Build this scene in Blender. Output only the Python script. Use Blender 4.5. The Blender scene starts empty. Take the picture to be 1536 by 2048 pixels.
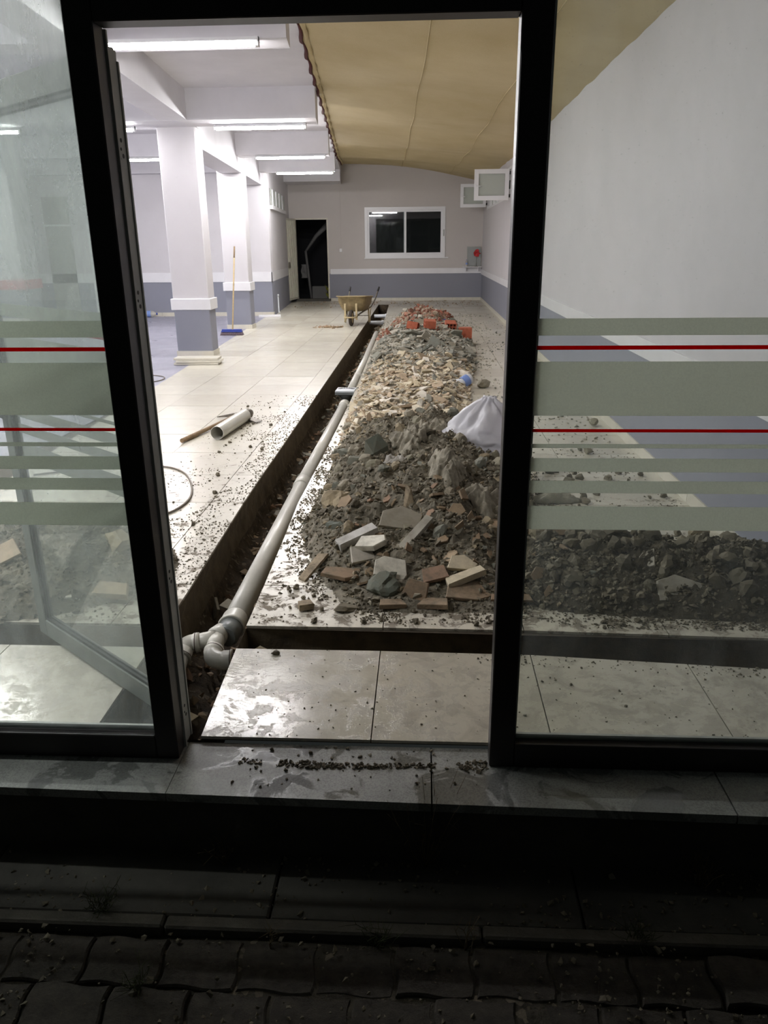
import bpy, bmesh, math, random
from mathutils import Vector, Matrix, noise, Euler

S = bpy.context.scene
COL = S.collection

# ---------------------------------------------------------------- camera
cam_d = bpy.data.cameras.new('camera')
cam = bpy.data.objects.new('camera', cam_d); COL.objects.link(cam)
PITCH, YAW, ROLL = math.radians(19.359), math.radians(-3.051), math.radians(-0.571)
_F = Vector((math.sin(YAW)*math.cos(PITCH), math.cos(YAW)*math.cos(PITCH), -math.sin(PITCH)))
_r = Vector((math.cos(YAW), -math.sin(YAW), 0)); _u = _r.cross(_F)
_R = math.cos(ROLL)*_r + math.sin(ROLL)*_u
_U = -math.sin(ROLL)*_r + math.cos(ROLL)*_u
cam.matrix_world = Matrix(((_R.x, _U.x, -_F.x, 0), (_R.y, _U.y, -_F.y, 0), (_R.z, _U.z, -_F.z, 1.6), (0, 0, 0, 1)))
cam_d.sensor_fit = 'HORIZONTAL'; cam_d.sensor_width = 36.0
cam_d.lens = 1518.2/1536*36.0
cam_d.clip_start = 0.05; cam_d.clip_end = 200
S.camera = cam

# ---------------------------------------------------------------- world, exposure
w = bpy.data.worlds.new('night_sky'); S.world = w; w.use_nodes = True
w.node_tree.nodes['Background'].inputs[0].default_value = (0.55, 0.62, 0.6, 1)
w.node_tree.nodes['Background'].inputs[1].default_value = 0.004
S.view_settings.view_transform = 'Standard'
S.view_settings.look = 'None'
S.view_settings.gamma = 1.0
S.view_settings.use_curve_mapping = False
S.view_settings.exposure = 2.7
LAMP_STRENGTH = 34.0

# ---------------------------------------------------------------- helpers
def link(o, parent=None):
    COL.objects.link(o)
    if parent: o.parent = parent
    return o
def tag(o, label=None, cat=None, group=None, kind=None):
    if label: o['label'] = label
    if cat: o['category'] = cat
    if group: o['group'] = group
    if kind: o['kind'] = kind
    return o
def empty(name, loc=(0, 0, 0), rz=0.0):
    o = bpy.data.objects.new(name, None); o.location = loc; o.rotation_euler = (0, 0, rz)
    o.empty_display_size = .1
    return link(o)
def mesh(name, verts, faces, mats=None, smooth=False, fm=None):
    me = bpy.data.meshes.new(name); me.from_pydata([tuple(v) for v in verts], [], faces)
    for m in (mats if isinstance(mats, (list, tuple)) else [mats] if mats else []): me.materials.append(m)
    if fm: me.polygons.foreach_set('material_index', fm)
    if smooth: me.polygons.foreach_set('use_smooth', [True]*len(me.polygons))
    me.update(); return me
class MB:
    """collects boxes, prisms and tubes into one mesh"""
    def __init__(s): s.v = []; s.f = []; s.m = []; s.sm = []
    def add(s, vs, fs, mi=0, sm=False):
        b = len(s.v); s.v += [Vector(v) for v in vs]
        for f in fs: s.f.append([i+b for i in f]); s.m.append(mi); s.sm.append(sm)
        return s
    def box(s, x0, x1, y0, y1, z0, z1, mi=0, M=None):
        vs = [Vector((x, y, z)) for z in (z0, z1) for y in (y0, y1) for x in (x0, x1)]
        if M: vs = [M @ v for v in vs]
        return s.add(vs, [(0, 2, 3, 1), (4, 5, 7, 6), (0, 1, 5, 4), (2, 6, 7, 3), (0, 4, 6, 2), (1, 3, 7, 5)], mi)
    def cbox(s, x0, x1, y0, y1, z0, z1, c=.004, mi=0, M=None):
        """box with chamfered edges"""
        bm = bmesh.new(); bmesh.ops.create_cube(bm, size=1)
        for v in bm.verts:
            v.co = Vector(((x0+x1)/2+v.co.x*(x1-x0), (y0+y1)/2+v.co.y*(y1-y0), (z0+z1)/2+v.co.z*(z1-z0)))
        bmesh.ops.bevel(bm, geom=bm.edges[:], offset=c, segments=1, affect='EDGES')
        s.bm(bm, mi, M); return s
    def bm(s, bm, mi=0, M=None, sm=False):
        bm.verts.index_update()
        vs = [(M @ v.co) if M else v.co.copy() for v in bm.verts]
        s.add(vs, [[v.index for v in f.verts] for f in bm.faces], mi, sm); bm.free(); return s
    def prism(s, pts, z0, z1, mi=0, M=None):
        n = len(pts)
        vs = [Vector((p[0], p[1], z0)) for p in pts]+[Vector((p[0], p[1], z1)) for p in pts]
        if M: vs = [M @ v for v in vs]
        fs = [list(range(n))[::-1], list(range(n, 2*n))]+[[i, (i+1) % n, n+(i+1) % n, n+i] for i in range(n)]
        return s.add(vs, fs, mi)
    def tube(s, pts, r, seg=12, caps=True, mi=0, sm=True):
        pts = [Vector(p) for p in pts]; n = len(pts)
        rs = r if isinstance(r, (list, tuple)) else [r]*n
        T = []
        for i in range(n):
            a = pts[max(0, i-1)]; b = pts[min(n-1, i+1)]; d = b-a
            T.append(d.normalized() if d.length > 1e-9 else (T[-1] if T else Vector((0, 0, 1))))
        N = T[0].orthogonal().normalized(); vs = []
        for i in range(n):
            N = (N-T[i]*N.dot(T[i])).normalized(); B = T[i].cross(N)
            for k in range(seg):
                a = 2*math.pi*k/seg
                vs.append(pts[i]+(N*math.cos(a)+B*math.sin(a))*rs[i])
        fs = [[i*seg+k, i*seg+(k+1) % seg, (i+1)*seg+(k+1) % seg, (i+1)*seg+k] for i in range(n-1) for k in range(seg)]
        s.add(vs, fs, mi, sm)
        if caps:
            b = len(s.v)-len(vs)
            s.f.append([b+k for k in range(seg)][::-1]); s.m.append(mi); s.sm.append(False)
            s.f.append([b+(n-1)*seg+k for k in range(seg)]); s.m.append(mi); s.sm.append(False)
        return s
    def data(s, name, mats):
        me = mesh(name, s.v, s.f, mats, fm=s.m); me.polygons.foreach_set('use_smooth', s.sm); me.update(); return me
    def build(s, name, mats, parent=None):
        return link(bpy.data.objects.new(name, s.data(name, mats)), parent)
def arc(c, a, b, ang0, ang1, r, n=8):
    """points on an arc about c in the plane spanned by unit vectors a, b"""
    c, a, b = Vector(c), Vector(a), Vector(b)
    return [c+(a*math.cos(ang0+(ang1-ang0)*i/n)+b*math.sin(ang0+(ang1-ang0)*i/n))*r for i in range(n+1)]
R = math.radians
def TM(loc, rx=0, ry=0, rz=0, sc=1):
    return Matrix.Translation(loc) @ Euler((rx, ry, rz)).to_matrix().to_4x4() @ Matrix.Scale(sc, 4)

# ---------------------------------------------------------------- materials
def srgb(*c): return tuple(((x/255)/12.92 if x/255 <= .04045 else ((x/255+.055)/1.055)**2.4) for x in c)+(1,)
class NT:
    def __init__(s, name):
        s.m = bpy.data.materials.new(name); s.m.use_nodes = True; s.t = s.m.node_tree; s.t.nodes.clear()
        s.out = s.n('ShaderNodeOutputMaterial')
    def n(s, typ, **kw):
        nd = s.t.nodes.new(typ)
        for k, v in kw.items():
            if k in ('i',):
                for a, b in v.items():
                    if hasattr(b, 'is_output') or isinstance(b, bpy.types.NodeSocket): s.t.links.new(b, nd.inputs[a])
                    else: nd.inputs[a].default_value = b
            else: setattr(nd, k, v)
        return nd
    def noise(s, scale, detail=4, rough=.6, vec=None, dist=0.):
        nd = s.n('ShaderNodeTexNoise', i={'Scale': scale, 'Detail': detail, 'Roughness': rough, 'Distortion': dist})
        if vec: s.t.links.new(vec, nd.inputs['Vector'])
        return nd.outputs['Fac']
    def mp(s, v, a, b, c=0., d=1.):
        return s.n('ShaderNodeMapRange', i={0: v, 1: a, 2: b, 3: c, 4: d}).outputs[0]
    def mix(s, f, a, b, mode='MIX'):
        nd = s.n('ShaderNodeMix', data_type='RGBA', blend_type=mode)
        for k, v in ((0, f), (6, a), (7, b)):
            if isinstance(v, bpy.types.NodeSocket): s.t.links.new(v, nd.inputs[k])
            else: nd.inputs[k].default_value = v
        return nd.outputs[2]
    def math(s, op, a, b=None, c=None):
        nd = s.n('ShaderNodeMath', operation=op)
        for k, v in enumerate((a, b, c)):
            if v is None: continue
            if isinstance(v, bpy.types.NodeSocket): s.t.links.new(v, nd.inputs[k])
            else: nd.inputs[k].default_value = v
        return nd.outputs[0]
    def pos(s): return s.n('ShaderNodeNewGeometry').outputs['Position']
    def obj(s): return s.n('ShaderNodeTexCoord').outputs['Object']
    def bump(s, h, strength=.3, dist=.01):
        return s.n('ShaderNodeBump', i={'Strength': strength, 'Distance': dist, 'Height': h}).outputs[0]
    def bsdf(s, **kw):
        p = s.n('ShaderNodeBsdfPrincipled')
        for k, v in kw.items():
            k = k.replace('_', ' ')
            if isinstance(v, bpy.types.NodeSocket): s.t.links.new(v, p.inputs[k])
            else: p.inputs[k].default_value = v
        return p.outputs[0]
    def done(s, sh): s.t.links.new(sh, s.out.inputs[0]); return s.m

def simple(name, col, rough=.6, metal=0., nscale=0, namt=.15, bump=0., bdist=.004, spec=.5):
    t = NT(name); c = col
    if nscale:
        f = t.noise(nscale, 5, .6, t.obj())
        c = t.mix(t.mp(f, .3, .7), tuple(x*(1-namt) for x in col[:3])+(1,), tuple(min(1, x*(1+namt)) for x in col[:3])+(1,))
    kw = dict(Base_Color=c, Roughness=rough, Metallic=metal)
    kw['Specular_IOR_Level'] = spec
    if bump: kw['Normal'] = t.bump(t.noise(nscale*2 or 60, 6, .7, t.obj()), bump, bdist)
    return t.done(t.bsdf(**kw))

def paint(name, upper, lower, zsplit, vec_amt=.05):
    """rolled wall paint, two coats of colour that meet behind the white rail"""
    t = NT(name); p = t.pos()
    z = t.n('ShaderNodeSeparateXYZ', i={0: p}).outputs[2]
    f = t.math('GREATER_THAN', z, zsplit)
    c = t.mix(f, lower, upper)
    n = t.noise(1.3, 5, .6, p)
    c = t.mix(t.mp(n, .35, .7, 0, .5), c, t.mix(.12, c, (.2, .18, .16, 1)))
    n2 = t.noise(14, 5, .7, p)
    c = t.mix(t.mp(n2, .62, .8, 0, .25), c, (.35, .33, .3, 1))
    return t.done(t.bsdf(Base_Color=c, Roughness=.62, Normal=t.bump(t.noise(90, 3, .6, p), .12, .003)))

WALLC = srgb(206, 203, 206)
M = {}
M['wall'] = paint('wall_paint', WALLC, srgb(136, 138, 150), .8)
M['wall_far'] = paint('dimmed_wall_paint', srgb(196, 190, 186), srgb(134, 135, 146), .8)  # same white paint as the other walls, toned down for weaker light
M['white'] = simple('white_gloss_trim', srgb(226, 225, 228), .4, nscale=3, namt=.04)
M['ceil'] = simple('ceiling_paint', srgb(214, 212, 216), .6, nscale=2, namt=.05, bump=.1, bdist=.003)
M['skirt'] = simple('skirting_tile', srgb(205, 200, 186), .35, nscale=6, namt=.08)
M['frame'] = simple('dark_bronze_aluminium', srgb(34, 29, 29), .45, .0, nscale=20, namt=.15)
M['frame_grey'] = simple('grey_aluminium', srgb(160, 162, 156), .5, .0, nscale=12, namt=.15)
M['leaf_frame'] = simple('dusty_grey_aluminium', srgb(112, 117, 110), .5, .0, nscale=9, namt=.2)
M['upvc'] = simple('white_upvc', srgb(228, 228, 230), .35)
M['black'] = simple('black_rubber', srgb(22, 22, 22), .6)
M['epoxy'] = None

def tile_mat(name, base, base2, dirt_lo, dirt_hi, rough, rand=True):
    t = NT(name); p = t.pos()
    sx = t.n('ShaderNodeSeparateXYZ', i={0: p}); Y = sx.outputs[1]; X = sx.outputs[0]
    rnd = t.n('ShaderNodeObjectInfo').outputs['Random']
    c = t.mix(t.mp(rnd, 0, 1, .0, 1.), base, base2)
    c = t.mix(t.mp(t.noise(2.2, 6, .6, p, .6), .35, .7, 0, .7), c, tuple(x*.86 for x in base[:3])+(1,))
    # brushed-on dust, swept about
    sw = t.noise(5.0, 7, .72, p, 1.6)
    c = t.mix(t.mp(sw, .5, .78, 0, t.mp(Y, 3., 8., .45, .12)), c, srgb(120, 112, 98))
    # mud splashes: denser towards the trench and the soil heaps near the entrance
    near = t.mp(Y, 3.0, 9.5, 1., 0.)
    far = t.mp(Y, 21.5, 23.8, 0., .6)
    dens = t.math('MAXIMUM', near, far)
    m1 = t.noise(9.0, 8, .78, p, .3)
    thr = t.math('SUBTRACT', .71, t.math('MULTIPLY', dens, .2))
    k = t.mp(t.math('SUBTRACT', m1, thr), 0., .035)
    strip = t.mp(Y, 2.9, 3.05, .35, 1.)
    k = t.math('MULTIPLY', k, strip)
    m2 = t.noise(60.0, 3, .6, p)
    k2 = t.mp(t.math('SUBTRACT', m2, t.math('SUBTRACT', .74, t.math('MULTIPLY', dens, .06))), 0., .02)
    k = t.math('MAXIMUM', k, t.math('MULTIPLY', k2, .7))
    mud = t.mix(t.noise(30, 4, .6, p), srgb(58, 50, 38), srgb(112, 98, 78))
    c = t.mix(t.math('MULTIPLY', k, .82), c, mud)
    # wet wipe marks: curved scratches in the gloss
    wv = t.n('ShaderNodeTexWave', wave_type='RINGS', rings_direction='Z', i={'Vector': t.n('ShaderNodeVectorMath', operation='SUBTRACT', i={0: p, 1: (-.85, 1.9, 0)}).outputs[0], 'Scale': 16., 'Distortion': 11., 'Detail': 6., 'Detail Scale': 1.3, 'Detail Roughness': .75}).outputs['Fac']
    ent = t.mp(Y, 2.78, 3.2, 1., 0.)
    rb = t.mp(ent, 0, 1, rough-.06, .085)
    rg = t.math('MULTIPLY_ADD', t.mp(t.noise(3.2, 5, .65, p, .8), .35, .7), t.mp(ent, 0, 1, .05, .16), rb)
    rg = t.math('MULTIPLY_ADD', t.math('MULTIPLY', wv, ent), .05, rg)
    rg = t.math('MAXIMUM', rg, t.math('MULTIPLY', k, .9))
    h = t.math('ADD', t.math('MULTIPLY', k, 1.0), t.math('MULTIPLY', t.noise(5, 3, .5, p), .3))
    h = t.math('ADD', h, t.math('MULTIPLY', t.math('MULTIPLY', wv, ent), .07))
    return t.done(t.bsdf(Base_Color=c, Roughness=rg, Normal=t.bump(h, .25, .003)))
M['tile'] = tile_mat('floor_tile', srgb(212, 207, 192), srgb(196, 190, 174), .5, .7, .28)
M['grout'] = simple('dirty_grout', srgb(78, 70, 58), .9, nscale=30, namt=.3)

def _epoxy():
    t = NT('grey_epoxy_floor'); p = t.pos()
    c = t.mix(t.mp(t.noise(1.2, 6, .65, p, .8), .3, .7), srgb(128, 128, 142), srgb(158, 157, 170))
    c = t.mix(t.mp(t.noise(7, 6, .7, p), .58, .75, 0, .35), c, srgb(190, 188, 190))
    return t.done(t.bsdf(Base_Color=c, Roughness=t.mp(t.noise(3, 4, .6, p), .3, .7, .25, .5)))
M['epoxy'] = _epoxy()

def soil_mat(name, a, b, scale=18, fleck=True, rough=.95, bstr=.9, bdist=.02):
    t = NT(name); p = t.pos()
    n = t.noise(scale, 8, .72, p, .2)
    c = t.mix(t.mp(n, .32, .68), a, b)
    if fleck:
        v = t.n('ShaderNodeTexVoronoi', i={'Vector': p, 'Scale': 45.}).outputs['Color']
        r = t.n('ShaderNodeSeparateColor', i={0: v}).outputs[0]
        c = t.mix(t.mp(r, .9, .97, 0, .5), c, srgb(150, 138, 118))
    h = t.math('ADD', t.math('MULTIPLY', t.noise(45, 6, .75, p), .5), n)
    return t.done(t.bsdf(Base_Color=c, Roughness=rough, Normal=t.bump(h, bstr, bdist)))
M['soil'] = soil_mat('trench_soil', srgb(50, 42, 32), srgb(96, 82, 64))
M['mound'] = soil_mat('heap_soil', srgb(84, 79, 65), srgb(150, 144, 127), 14)
M['mound_dark'] = soil_mat('dark_heap_soil', srgb(56, 51, 40), srgb(100, 92, 75), 16)
M['mortar'] = soil_mat('mortar_dust', srgb(120, 110, 94), srgb(176, 165, 146), 20)
M['brickdust'] = soil_mat('brick_dust', srgb(128, 92, 76), srgb(164, 138, 118), 20)
M['ground'] = soil_mat('outside_dirt', srgb(46, 42, 35), srgb(84, 78, 66), 9)

def piece(name, palette, rnd='object', grime=.45, mud=srgb(106, 98, 80), rough=.8, bstr=.3):
    t = NT(name); p = t.obj() if rnd == 'object' else t.pos()
    r = t.n('ShaderNodeObjectInfo').outputs['Random'] if rnd == 'object' else t.n('ShaderNodeNewGeometry').outputs['Random Per Island']
    cr = t.n('ShaderNodeValToRGB', i={0: r}); cr.color_ramp.interpolation = 'CONSTANT'
    e = cr.color_ramp.elements
    while len(e) > 1: e.remove(e[-1])
    e[0].position = 0; e[0].color = palette[0]
    for k, c in enumerate(palette[1:], 1):
        x = e.new(k/len(palette)); x.color = c
    g = t.noise(14 if rnd == 'object' else 22, 7, .7, t.pos())
    c = t.mix(t.mp(g, .42, .66, 0, grime), cr.outputs[0], mud)
    return t.done(t.bsdf(Base_Color=c, Roughness=rough, Normal=t.bump(t.noise(70, 5, .7, t.pos()), bstr, .004)))
P_CREAM = [srgb(205, 190, 160), srgb(222, 212, 190), srgb(186, 168, 138), srgb(212, 200, 172), srgb(196, 176, 150), srgb(230, 222, 208), srgb(170, 150, 124)]
P_GREY = [srgb(158, 156, 144), srgb(136, 136, 124), srgb(176, 172, 158), srgb(150, 144, 128), srgb(186, 180, 166), srgb(124, 126, 116)]
P_RED = [srgb(154, 92, 72), srgb(138, 80, 64), srgb(172, 122, 100), srgb(134, 96, 80), srgb(160, 144, 124), srgb(164, 150, 132)]
P_STONE = [srgb(134, 130, 110), srgb(150, 138, 112), srgb(118, 120, 108), srgb(146, 140, 122), srgb(156, 142, 114)]
P_CLOD = [srgb(104, 96, 78), srgb(86, 79, 64), srgb(124, 116, 98), srgb(96, 90, 74)]
P_BROWN = [srgb(150, 130, 104), srgb(132, 112, 88), srgb(170, 150, 122), srgb(146, 124, 98), srgb(158, 128, 104)]
for k, pal, gr in (('cream', P_CREAM, .35), ('grey', P_GREY, .4), ('red', P_RED, .4), ('stone', P_STONE, .6), ('clod', P_CLOD, .6), ('brown', P_BROWN, .55)):
    M[k] = piece(k+'_fragments', pal, 'object', gr)
    M[k+'_i'] = piece(k+'_crumbs', pal, 'island', gr)

def glass(name, dust, streak=.1, tint=(.93, .96, .94, 1), dustcol=srgb(232, 240, 238)):
    t = NT(name); p = t.pos()
    bf = t.n('ShaderNodeNewGeometry').outputs['Backfacing']
    fr = t.math('MULTIPLY', t.math('MULTIPLY', t.n('ShaderNodeFresnel', i={'IOR': 1.45}).outputs[0], 1.7), t.math('SUBTRACT', 1., bf))
    tr = t.n('ShaderNodeBsdfTransparent', i={0: tint}).outputs[0]
    gl = t.n('ShaderNodeBsdfGlossy', i={'Roughness': .02}).outputs[0]
    a = t.n('ShaderNodeMixShader', i={0: fr, 1: tr, 2: gl}).outputs[0]
    mpv = t.n('ShaderNodeMapping', i={'Vector': p, 'Scale': (1, 1, .35)}).outputs[0]
    n = t.noise(5, 8, .7, mpv, .5)
    n2 = t.noise(160, 2, .5, p)
    d = t.math('ADD', t.mp(n, .3, .75, dust*.4, dust+streak), t.mp(n2, .70, .74, 0, .12))
    d = t.math('MULTIPLY', d, t.mp(t.n('ShaderNodeSeparateXYZ', i={0: p}).outputs[2], .2, 1.7, .65, 1.35))
    df = t.n('ShaderNodeBsdfDiffuse', i={0: dustcol}).outputs[0]
    tl = t.n('ShaderNodeBsdfTranslucent', i={0: dustcol}).outputs[0]
    dd = t.n('ShaderNodeMixShader', i={0: .8, 1: df, 2: tl}).outputs[0]
    return t.done(t.n('ShaderNodeMixShader', i={0: d, 1: a, 2: dd}).outputs[0])
M['glass_left'] = glass('dusty_glass', .20, .12)
M['glass_right'] = glass('clear_glass', .03, .03)
M['glass_leaf'] = glass('leaf_glass', .16, .10)
M['glass_win'] = glass('window_glass', .02, .02, (.75, .8, .8, 1))
def _frost():
    t = NT('frosted_film'); p = t.pos(); c = srgb(214, 217, 208)
    n = t.mp(t.noise(220, 2, .5, p), .3, .7, .9, 1.)
    df = t.n('ShaderNodeBsdfDiffuse', i={0: c}).outputs[0]
    tl = t.n('ShaderNodeBsdfTranslucent', i={0: c}).outputs[0]
    a = t.n('ShaderNodeMixShader', i={0: .88, 1: df, 2: tl}).outputs[0]
    tr = t.n('ShaderNodeBsdfTransparent').outputs[0]
    return t.done(t.n('ShaderNodeMixShader', i={0: n, 1: tr, 2: a}).outputs[0])
M['frost'] = _frost()
def _red():
    t = NT('red_film'); c = srgb(215, 12, 20)
    df = t.n('ShaderNodeBsdfDiffuse', i={0: c}).outputs[0]; tl = t.n('ShaderNodeBsdfTranslucent', i={0: c}).outputs[0]
    return t.done(t.n('ShaderNodeMixShader', i={0: .85, 1: df, 2: tl}).outputs[0])
M['redfilm'] = _red()
def _frostglass():
    t = NT('obscure_glass')
    c = srgb(176, 182, 174)
    return t.done(t.bsdf(Base_Color=c, Roughness=.35))
M['obscure'] = _frostglass()
def _fabric():
    t = NT('canvas_fabric'); p = t.pos()
    c = t.mix(t.mp(t.noise(.9, 5, .6, p), .3, .7), srgb(186, 168, 124), srgb(202, 186, 146))
    wv = t.noise(120, 2, .5, p)
    c = t.mix(t.mp(wv, .4, .6, 0, .12), c, srgb(150, 128, 80))
    return t.done(t.bsdf(Base_Color=c, Roughness=.85, Normal=t.bump(wv, .15, .002)))
M['fabric'] = _fabric()
M['piping'] = simple('maroon_piping', srgb(78, 26, 26), .8)
M['pvc'] = simple('grey_pvc', srgb(200, 198, 188), .3, nscale=5, namt=.08)
M['pvc_dark'] = simple('dark_grey_pvc', srgb(104, 108, 106), .35, nscale=5, namt=.08)
M['pvc_white'] = simple('white_pvc', srgb(215, 218, 222), .35)
M['rubber_ring'] = simple('brown_seal', srgb(70, 50, 44), .6)
M['brick'] = simple('red_hollow_brick', srgb(170, 92, 66), .85, nscale=14, namt=.25, bump=.4)
M['steel'] = simple('bright_steel', srgb(196, 200, 204), .4, .25)
M['steel_dirty'] = simple('dull_steel', srgb(120, 114, 104), .5, .6, nscale=20, namt=.3)
M['wood'] = simple('pale_wood', srgb(196, 172, 128), .6, nscale=12, namt=.15)
M['wood_dark'] = simple('weathered_wood', srgb(130, 108, 80), .75, nscale=14, namt=.25)
M['barrow'] = simple('khaki_dirty_steel', srgb(142, 126, 92), .7, nscale=10, namt=.3)
M['barrow_frame'] = simple('mud_caked_tube', srgb(176, 160, 124), .7, nscale=14, namt=.25)
M['tyre'] = simple('worn_tyre', srgb(58, 50, 42), .9, nscale=30, namt=.3)
M['blue'] = simple('blue_plastic', srgb(40, 62, 150), .45)
M['bluel'] = simple('pale_blue_label', srgb(120, 146, 205), .45)
M['bristle'] = simple('grey_bristles', srgb(120, 104, 112), .9, nscale=80, namt=.5)
M['granite'] = None
def _granite():
    t = NT('wet_granite_sill'); p = t.pos()
    c = t.mix(t.mp(t.noise(6, 7, .7, p, .5), .3, .7), srgb(140, 142, 138), srgb(174, 175, 170))
    c = t.mix(t.mp(t.noise(180, 2, .5, p), .45, .62, 0, .4), c, srgb(84, 84, 80))
    wet = t.mp(t.noise(4.2, 5, .6, p, 1.), .5, .56)
    c = t.mix(t.math('MULTIPLY', wet, .55), c, srgb(70, 72, 70))
    d = t.mp(t.noise(13, 8, .75, p), .6, .7)
    c = t.mix(t.math('MULTIPLY', d, .5), c, srgb(74, 64, 50))
    rg = t.mp(wet, 0, 1, .5, .12)
    return t.done(t.bsdf(Base_Color=c, Roughness=rg, Normal=t.bump(t.noise(40, 4, .6, p), .12, .002)))
M['granite'] = _granite()
M['concrete'] = simple('rough_concrete', srgb(70, 68, 62), .85, nscale=6, namt=.3, bump=.5, bdist=.01)
M['kerb'] = simple('kerb_concrete', srgb(84, 80, 72), .85, nscale=12, namt=.25, bump=.5, bdist=.01)
M['paver'] = simple('interlocking_paver', srgb(62, 57, 50), .9, nscale=25, namt=.35, bump=.8, bdist=.008)
M['slabedge'] = simple('cut_concrete', srgb(86, 74, 54), .9, nscale=12, namt=.35, bump=.8, bdist=.01)
def _lamp():
    t = NT('lamp_diffuser')
    return t.done(t.n('ShaderNodeEmission', i={0: (1., .985, .99, 1), 1: LAMP_STRENGTH}).outputs[0])
M['lamp'] = _lamp()
def _bag():
    t = NT('white_polythene'); c = srgb(226, 226, 232)
    a = t.bsdf(Base_Color=c, Roughness=.35)
    tl = t.n('ShaderNodeBsdfTranslucent', i={0: c}).outputs[0]
    return t.done(t.n('ShaderNodeMixShader', i={0: .35, 1: a, 2: tl}).outputs[0])
M['bag'] = _bag()
def _clearbag():
    t = NT('thin_polythene'); c = srgb(210, 206, 196)
    a = t.bsdf(Base_Color=c, Roughness=.3)
    tr = t.n('ShaderNodeBsdfTransparent').outputs[0]
    return t.done(t.n('ShaderNodeMixShader', i={0: .45, 1: tr, 2: a}).outputs[0])
M['thin'] = _clearbag()
M['sack'] = soil_mat('muddy_sack', srgb(92, 86, 71), srgb(172, 166, 148), 9, False, .8, .6, .01)
M['film'] = soil_mat('muddy_film', srgb(120, 118, 100), srgb(176, 172, 156), 12, False, .35, .5, .006)
M['cable'] = simple('grey_cable', srgb(120, 112, 100), .6)
M['marble'] = piece('white_marble', [srgb(206, 204, 194), srgb(196, 194, 188), srgb(210, 206, 190)], 'object', .55, rough=.6, bstr=.5)
M['green_rock'] = piece('green_grey_rock', [srgb(104, 110, 98), srgb(96, 102, 92)], 'object', .5, bstr=.8)
M['chip'] = piece('muddy_terracotta', [srgb(150, 130, 106), srgb(138, 116, 92), srgb(164, 148, 122), srgb(150, 122, 100)], 'object', .85, mud=srgb(98, 88, 70), bstr=.7)
M['rose'] = simple('red_paper', srgb(196, 52, 56), .7, nscale=20, namt=.2)
M['mirror'] = simple('picture_glass', srgb(160, 164, 162), .15, .5)
M['leafgreen'] = simple('yellow_green_leaf', srgb(150, 150, 60), .6)
M['door_steel'] = simple('cream_steel_sheet', srgb(206, 204, 190), .45, nscale=6, namt=.12)
M['dark'] = simple('outdoor_dark', srgb(30, 30, 34), .9)  # near-black colour stands for night darkness outside and in openings
M['pole'] = simple('grey_pole', srgb(120, 118, 116), .7)
M['twig'] = simple('dry_twig', srgb(96, 84, 60), .9)
M['grass'] = simple('dark_grass', srgb(60, 66, 36), .9)
M['pinkband'] = simple('faded_red_paint', srgb(196, 96, 108), .6)

# ---------------------------------------------------------------- plan of the place (metres; entrance plane at Y 2.1, floor at Z 0)
YF = 24.05; XR = 1.73; YD = 2.09
def skew(y): return -0.077*(y-11.3)
def slab_x(y): return -0.58-0.077*y
def tab(T, y):
    if y <= T[0][0]: return T[0][1]
    for (a, b), (c, d) in zip(T, T[1:]):
        if y <= c: return b+(d-b)*(y-a)/(c-a)
    return T[-1][1]
XL_T = [(2.19, -1.14), (3.1, -1.145), (5, -1.19), (6, -1.19), (9, -1.21), (13, -1.23), (22.6, -1.29)]
XR_T = [(2.19, -.76), (2.8, -.78), (3.7, -.79), (4.7, -.82), (6, -.80), (8.3, -.79), (13, -.84), (17, -.87), (22.6, -1.0)]
tl = lambda y: tab(XL_T, y)
tr = lambda y: tab(XR_T, y)
Y_END = 22.4
ynear = lambda x: 2.80-.085*max(0, x-.3)
yfar = lambda x: 3.0-.035*max(0, x-.3)
xpur = lambda y: -3.25-.055*(y-8.8)
XW = -12.0

# ---- terrain of the heaps
def sst(a, b, x):
    t = max(0., min(1., (x-a)/(b-a))); return t*t*(3-2*t)
ML = [(3.2, -.38), (3.6, -.55), (4.2, -.72), (5, -.68), (6, -.70), (8, -.74), (12, -.78), (14, -.72), (17, -.66), (18.2, -.4)]
MR = [(3.2, .55), (4.2, .75), (5.5, .72), (7, .45), (9, .55), (11, .75), (13, .85), (15, .65), (17, .7), (18.2, .4)]
MH = [(3.15, .0), (3.6, .14), (4.3, .30), (5.0, .36), (5.8, .34), (6.6, .22), (8, .20), (10, .20), (12, .20), (14, .20), (15.5, .30), (17, .28), (18.3, 0)]
def h_main(x, y):
    if not 3.1 < y < 18.4: return 0.
    l, r = tab(ML, y), tab(MR, y); c = (l+r)/2; wd = (r-l)/2
    t = abs(x-c)/wd
    return tab(MH, y)*(1-t**2.2)**.8 if t < 1 else 0.
def h_right(x, y):
    t = math.hypot(max(0, .75-x)/.45, (y-(3.60-.09*(x-.6)))/.42)
    return .17*(1-t**2)**.8 if t < 1 else 0.
def h_left(x, y):
    t = math.hypot((x+2.15)/.85, (y-3.6)/.62)
    return .22*(1-t**2)**.8 if t < 1 else 0.
def rough(x, y, k=1.):
    v = Vector((x, y, 0))
    return (noise.noise(v*3.1)*.5+noise.noise(v*8.3)*.32+noise.noise(v*21)*.2+noise.noise(v*47)*.12)*k
def H(x, y):
    h = max(h_main(x, y), h_right(x, y), h_left(x, y))
    if h <= 0: return 0.
    return max(0., h+rough(x, y)*min(.15, h*.75+.02))

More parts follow.
